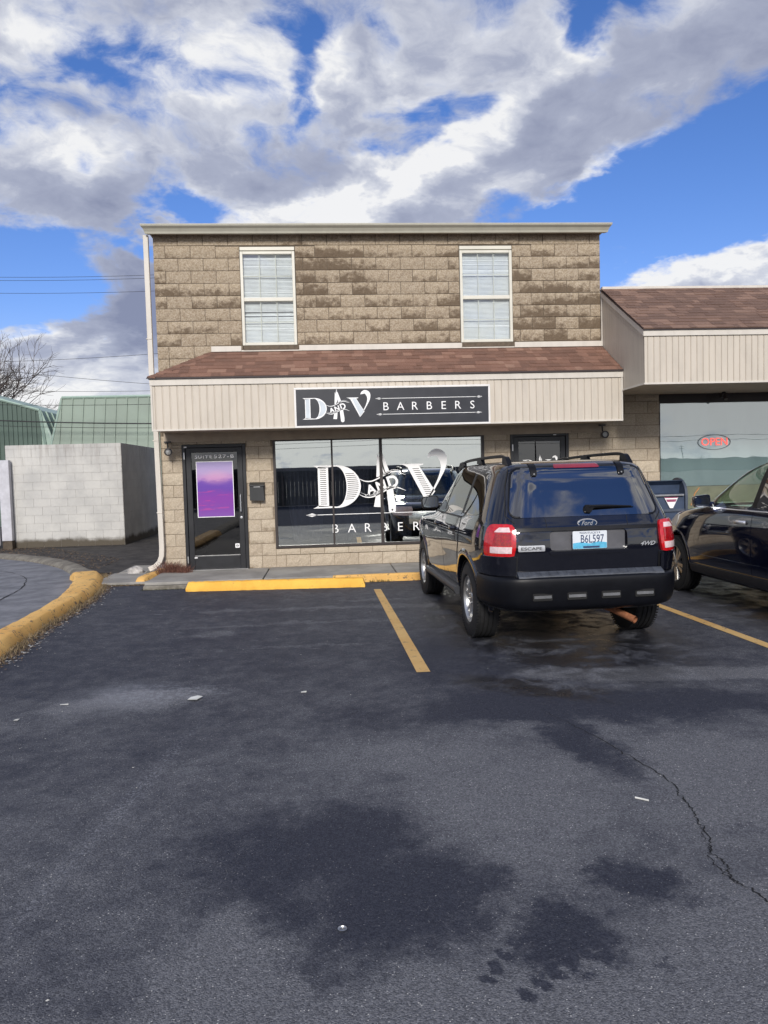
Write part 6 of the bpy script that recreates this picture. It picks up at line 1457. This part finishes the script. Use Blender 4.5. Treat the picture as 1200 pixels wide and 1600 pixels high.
# oval badge
def oval(cx_, cz_, rx, rz, mat_, y0, y1, name, par):
    m = MB(); m.prism([(cx_+rx*math.cos(t_), cz_+rz*math.sin(t_)) for t_ in [2*math.pi*k/36 for k in range(36)]], lambda u, v, d: (u, d, v), y0, y1); return m.build(name, mat_, par, local=True)
bg = oval(0, 1.122, .088, .037, M_chrome, ES.rear(0, 1.12)-.008, ES.rear(0, 1.12)+.02, 'oval_badge', ex); yb = ES.rear(0, 1.12)-.008
oval(0, 1.122, .080, .030, M_darkblue, yb-.002, yb+.002, 'oval_face', bg)
m = MB(); letters(m, 'Ford', lambda u, v: (u, yb-.003, 1.122+v), width=.105, height=.038, shear=.35, bold=.005); m.build('oval_lettering', M_chrome, bg, local=True)
m = MB(); panel(m, [(.897, -.62, -.40), (.905, -.625, -.395), (.940, -.625, -.395), (.948, -.62, -.40)], 8, sr, .010, .012); eb = m.build('name_badge', M_chrome, ex, smooth=50, local=True, recalc=True)
m = MB(); letters(m, 'ESCAPE', lambda u, v: (-.510+u, ES.rear(-.51+u, .92)-.0115, .9225+v), width=.18, height=.026, bold=.01); m.build('name_lettering', M_plastic, eb, local=True)
m = MB(); letters(m, '4WD', lambda u, v: (.525+u, ES.rear(.525+u, .93)-.006, .933+v), width=.14, height=.036, shear=.4, bold=.035); m.build('drive_badge', M_chrome, ex, local=True)
# high brake light, hinges, wiper
m = MB(); panel(m, [(1.600, -.20, .20), (1.606, -.21, .21), (1.632, -.20, .20), (1.638, -.19, .19)], 20, sr, .010, .02); m.build('high_brake_light', M_brakered, ex, smooth=50, local=True, recalc=True)
for s_ in (-1, 1):
    m = MB(); x_ = s_*.40; panel(m, [(1.535, x_-.020, x_+.020), (1.545, x_-.026, x_+.026), (1.60, x_-.028, x_+.028), (1.645, x_-.030, x_+.030)], 4, sr, .020, .024); hg = m.build('glass_hinge', M_plastic, ex, smooth=40, local=True, recalc=True)
    m = MB(); m.lathe([(0, .0), (0, .007), (.004, .008)], (x_, ES.rear(x_, 1.55)-.024, 1.552), 1, 10); m.build('bolt', M_steel, hg, local=True)
m = MB(); yw_ = lambda x, z: ES.rear(x, z)
m.prism(round_poly([(-.005, 1.212), (.045, 1.205), (.075, 1.25), (.055, 1.275), (.0, 1.275)], .012), lambda u, v, d: (u, d, v), yw_(.03, 1.24)-.035, yw_(.03, 1.24)-.004)
m.tube([(.03, yw_(.03, 1.26)-.035, 1.260), (.18, yw_(.18, 1.262)-.032, 1.262), (.42, yw_(.42, 1.255)-.018, 1.252)], [.014, .011, .006], 8); m.tube([(.06, yw_(.06, 1.24)-.012, 1.247), (.44, yw_(.44, 1.245)-.010, 1.245)], .005, 5); m.build('rear_wiper', M_plastic, ex, smooth=40, local=True)
# rear bumper: wraps the corners, carries the step pad
def bumper_shape(z): pass
BK = [(.385, .07, 4.3, .80, 7, 5), (.41, .02, 4.3, .870, 7, 5), (.46, .002, 4.3, .900, 7, 5), (.55, -.012, 4.3, .912, 7, 5), (.64, -.018, 4.3, .912, 7, 5), (.672, -.012, 4.3, .905, 7, 5), (.682, .005, 4.3, .895, 7, 5)]
BS = Shape(BK); bm_ = MB(); vs = []; nn_ = 40; zz_ = [.385, .395, .41, .435, .46, .50, .55, .60, .64, .66, .672, .678, .682]
def bump_path(z):
    a = corner_path(BS, z, 0, .50 if z > .5 else .52, 1, True, nn_); return [(-x, y) for x, y in reversed(a[1:])]+a
rowsB = [bump_path(z) for z in zz_]; mB = len(rowsB[0])
for z, r_ in zip(zz_, rowsB): vs += [(x, y, z) for x, y in r_]
inner = [(x*.93, y+.16*(1 if abs(x) < .8 else .3)) for x, y in rowsB[-1]]
vs += [(x, y, .688) for x, y in inner]
inner2 = [(x*.90, y+.12) for x, y in rowsB[0]]; vs += [(x, y, .40) for x, y in inner2]
nz_r = len(zz_)
bm_.add(vs, [(i*mB+k, i*mB+k+1, (i+1)*mB+k+1, (i+1)*mB+k) for i in range(nz_r) for k in range(mB-1)]+[((nz_r+1)*mB+k, (nz_r+1)*mB+k+1, k+1, k) for k in range(mB-1)])
bmp = bm_.build('rear_bumper', M_plastic, ex, smooth=40, local=True, recalc=True)
m = MB(); m.prism([(.008, .676), (.088, .690), (.088, .722), (.075, .724), (.012, .692)], lambda u, v, d: (d, u, v), -.64, .64)
for k in range(16): m.prism([(.020, .690), (.070, .690), (.070, .7245), (.020, .6985)], lambda u, v, d, k=k: (d, u, v), -.60+k*.077, -.60+k*.077+.045)
m.build('step_pad', M_step, bmp, local=True, bevel=.004)
for x_ in (-.445, -.145, .155, .455):
    m = MB(); yb_ = BS.rear(x_, .515); m.prism(round_poly([(x_-.085, .485), (x_+.085, .485), (x_+.085, .548), (x_-.085, .548)], .01), lambda u, v, d: (u, d, v), yb_-.004, yb_+.01); rc_ = m.build('bumper_slot', M_under, bmp, local=True)
    m = MB(); m.prism(round_poly([(x_-.075, .506), (x_+.075, .506), (x_+.075, .530), (x_-.075, .530)], .004), lambda u, v, d: (u, d, v), yb_-.011, yb_-.003); m.build('reflector', M_steel, rc_, local=True)
# bumper corner block below the lamp
for s_ in (-1, 1):
    m = MB(); corner_patch(m, ES, [(.690, .645, .50), (.70, .64, .50), (.78, .64, .49), (.845, .64, .40), (.852, .65, .38)], s_, .020, .035); m.build('bumper_corner', M_paint_black, bmp, smooth=40, local=True, recalc=True)
# underside: axle, silencer, tailpipe, spare wheel
m = MB(); m.tube([(-.6, .93, .36), (.6, .93, .36)], .04, 8); m.tube([(-.55, .93, .34), (-.45, .35, .42)], .025, 6); m.tube([(.55, .93, .34), (.45, .35, .42)], .025, 6); m.box(-.55, .55, .2, 4.0, .40, .46); m.tube([(-.30, .30, .38), (-.12, .22, .375), (.02, .25, .385)], .02, 6); m.build('underbody', M_under, ex, local=True)
m = MB(); m.tube([(-.35, .62, .36), (.25, .62, .36)], .10, 14, flat=.8); m.build('silencer', simple('dull_silencer', (.10, .085, .07), .7), ex, smooth=40, local=True)
m = MB(); m.tube([(.10, .70, .36), (.20, .50, .36), (.30, .32, .325), (.415, .10, .262)], [.028, .029, .030, .032], 16, cap=False); m.tube([(.415, .10, .262), (.30, .32, .325)], [.026, .025], 16, cap=False); m.build('tailpipe', M_rust, ex, smooth=40, local=True)
# front face, bonnet line, cabin
m = MB(); panel(m, [(.62, -.55, .55), (.70, -.56, .56), (.86, -.56, .56)], 20, on_front(ES), .006, .012); m.build('grille', M_chrome, ex, smooth=40, local=True, recalc=True)
seats(ex, [(1.15, (-.38, .38)), (2.0, (-.37, .37))], .62)
m = MB(); m.box(-.72, .72, 2.75, 3.15, .85, 1.12); m.build('dashboard', M_seat, ex, local=True, bevel=.03)
m = MB(); pts = [(-.37+.185*math.cos(t_), 2.62+.06*math.sin(t_), 1.07+.17*math.sin(t_)) for t_ in [2*math.pi*k/28 for k in range(29)]]; m.tube(pts, .014, 8, cap=False); m.tube([(-.37, 2.62, 1.07), (-.37, 2.85, 1.0)], .03, 8); m.build('steering_wheel', M_seat, ex, smooth=40, local=True)

# ------------------------------------------------------------------ the dark crossover at the right edge
c2 = thing('parked_crossover', 'dark navy crossover with chrome window strip cut off by the right edge', 'car', (5.36, 5.28, 0), R(1.2))
CK = [(.26, .22, 4.50, .84, 7, 4), (.30, .12, 4.62, .885, 7, 4), (.42, .05, 4.72, .915, 7, 4), (.55, .03, 4.745, .925, 7, 3.6), (.68, .02, 4.74, .932, 7, 3.4), (.80, .03, 4.70, .935, 7, 3.2), (.90, .05, 4.60, .930, 7, 3.1), (.97, .06, 4.42, .922, 7, 3.3), (1.03, .08, 4.10, .912, 7, 3.6), (1.07, .09, 3.78, .902, 7, 4),
      (1.10, .10, 3.58, .892, 7, 4.2), (1.14, .13, 3.46, .878, 7, 4.4), (1.20, .19, 3.36, .855, 6, 4.6), (1.30, .30, 3.18, .815, 6, 4.8), (1.40, .40, 3.00, .775, 6, 5), (1.50, .50, 2.80, .730, 6, 5), (1.57, .58, 2.60, .695, 6, 5), (1.62, .66, 2.40, .655, 5, 5), (1.65, .76, 2.20, .61, 5, 5), (1.675, .95, 1.95, .53, 4, 4), (1.688, 1.2, 1.7, .40, 3, 3)]
CS = Shape(CK)
c_side = [round_poly([(.80, 1.20), (1.22, 1.17), (1.22, 1.54), (1.02, 1.54)], .04), round_poly([(1.30, 1.155), (2.10, 1.135), (2.10, 1.585), (1.36, 1.575)], .04), round_poly([(2.20, 1.135), (3.20, 1.110), (3.08, 1.22), (2.80, 1.42), (2.55, 1.54), (2.35, 1.585), (2.20, 1.59)], .03)]
c_rear = round_poly([(-.62, 1.20), (.62, 1.20), (.50, 1.50), (-.50, 1.50)], .05); c_front = round_poly([(-.74, 1.13), (.74, 1.13), (.58, 1.59), (-.58, 1.59)], .06)
build_car(c2, CS, M_paint_navy, dict(axles=(1.02, 3.84), arch=.395, wr=.35, belt=1.12, nose=1.15, rooftop=1.655, side_open=c_side, rear_open=c_rear, front_open=c_front, ws_y=2.35))
for sgn in (-1, 1):
    for poly, gm, na in zip(c_side, (M_glass_dark, M_glass_dark, M_glass_car), ('rear_quarter_window', 'rear_door_window', 'front_door_window')):
        m = MB(); panel(m, poly_spans(grow(poly, .018), 16), 16, on_side(CS, sgn), .0035, .004); m.build(na, gm, c2, smooth=40, local=True, recalc=True)
    for na, rows in (('rear_door', [(.42, 1.45, 2.13), (.60, 1.42, 2.13), (.80, 1.30, 2.13), (1.0, 1.27, 2.13), (1.09, 1.27, 2.13)]), ('front_door', [(.42, 2.142, 3.20), (.75, 2.142, 3.25), (1.0, 2.142, 3.24), (1.075, 2.142, 3.22)])):
        m = MB(); rws_ = []
        for (za, a0, a1), (zb, b0, b1) in zip(rows, rows[1:]): rws_ += [(za+(zb-za)*i/5, a0+(b0-a0)*i/5, a1+(b1-a1)*i/5) for i in range(5)]
        rws_.append(rows[-1]); panel(m, rws_, 12, on_side(CS, sgn), .004, .01); dr = m.build(na, M_paint_navy, c2, smooth=40, local=True, recalc=True)
        handle_part(dr, CS, sgn, 1.45 if na == 'rear_door' else 2.24, .965, M_chrome)
    m = MB(); panel(m, [(1.088, .95, 3.22), (1.100, .95, 3.24)], 30, on_side(CS, sgn), .010, .012); m.build('chrome_strip', M_chrome, c2, smooth=40, local=True, recalc=True)
    m = MB(); panel(m, [(z, 2.11, 2.19) for z in (1.13, 1.3, 1.45, 1.585)], 3, on_side(CS, sgn), .0045, .006); m.build('door_pillar', M_plastic, c2, smooth=40, local=True, recalc=True)
    m = MB(); panel(m, [(.30, 1.40, 3.42), (.33, 1.38, 3.44), (.385, 1.38, 3.44), (.40, 1.40, 3.42)], 20, on_side(CS, sgn), .014, .03); m.build('sill', M_plastic_grey, c2, smooth=40, local=True, recalc=True)
    m = MB(); panel(m, [(.500, 1.46, 3.36), (.507, 1.46, 3.36), (.522, 1.46, 3.36), (.53, 1.46, 3.36)], 20, on_side(CS, sgn), .009, .012); m.build('door_crease', M_paint_navy, c2, smooth=40, local=True, recalc=True)
    for ya in (1.02, 3.84): m = MB(); arch_flare(m, CS, ya, .365, .395, sgn, .03, .008); m.build('wheel_arch', M_paint_navy, c2, smooth=50, local=True, recalc=True)
    mirror_part(c2, sgn, 3.05, 1.17, .205, .155, CS, M_paint_navy)
    m = MB(); pts = [(sgn*.58, .95, 1.64), (sgn*.60, 1.05, 1.695), (sgn*.61, 1.6, 1.715), (sgn*.60, 2.15, 1.70), (sgn*.59, 2.30, 1.64)]; m.tube(catmull(pts, 5), .015, 8); m.build('roof_rail', M_plastic, c2, smooth=40, local=True)
    m = MB(); corner_patch(m, CS, [(.82, .55, 3.90), (.90, .52, 3.88), (.96, .60, 3.92)], sgn, .006, .02, rear=False); m.build('headlight', M_lampclear_w, c2, smooth=40, local=True, recalc=True)
    m = MB(); corner_patch(m, CS, [(.80, .50, .34), (.92, .46, .36), (1.0, .52, .30)], sgn, .010, .02); m.build('tail_lamp', M_lampred, c2, smooth=40, local=True, recalc=True)
for y in (1.02, 3.84):
    for sgn in (-1, 1): wheel(c2, sgn*.81, y, .35, .225, .225, sgn, 'ten', M_alloy2)
m = MB(); panel(m, poly_spans(grow(c_rear, .024), 16), 30, on_rear(CS), .004, .005); m.build('rear_window', M_glass_dark, c2, smooth=60, local=True, recalc=True)
m = MB(); panel(m, poly_spans(grow(c_front, .03), 20), 36, on_front(CS), .004, .005); m.build('windscreen', M_glass_car, c2, smooth=60, local=True, recalc=True)
m = MB(); m.box(-.72, .72, 2.85, 3.30, .80, 1.09); m.build('dashboard', M_seat, c2, local=True, bevel=.03)
m = MB(); pts = [(-.38+.185*math.cos(t_), 2.68+.06*math.sin(t_), 1.04+.17*math.sin(t_)) for t_ in [2*math.pi*k/28 for k in range(29)]]; m.tube(pts, .014, 8, cap=False); m.tube([(-.38, 2.68, 1.04), (-.38, 2.9, .98)], .03, 8); m.build('steering_wheel', M_seat, c2, smooth=40, local=True)
seats(c2, [(1.15, (-.38, .38)), (2.02, (-.37, .37))], .55)
m = MB(); panel(m, [(.60, -.50, .50), (.70, -.56, .56), (.84, -.50, .50)], 20, on_front(CS), .006, .012); m.build('grille', M_chrome, c2, smooth=40, local=True, recalc=True)
m = MB(); m.box(-.55, .55, .3, 4.2, .28, .34); m.build('underbody', M_under, c2, local=True)
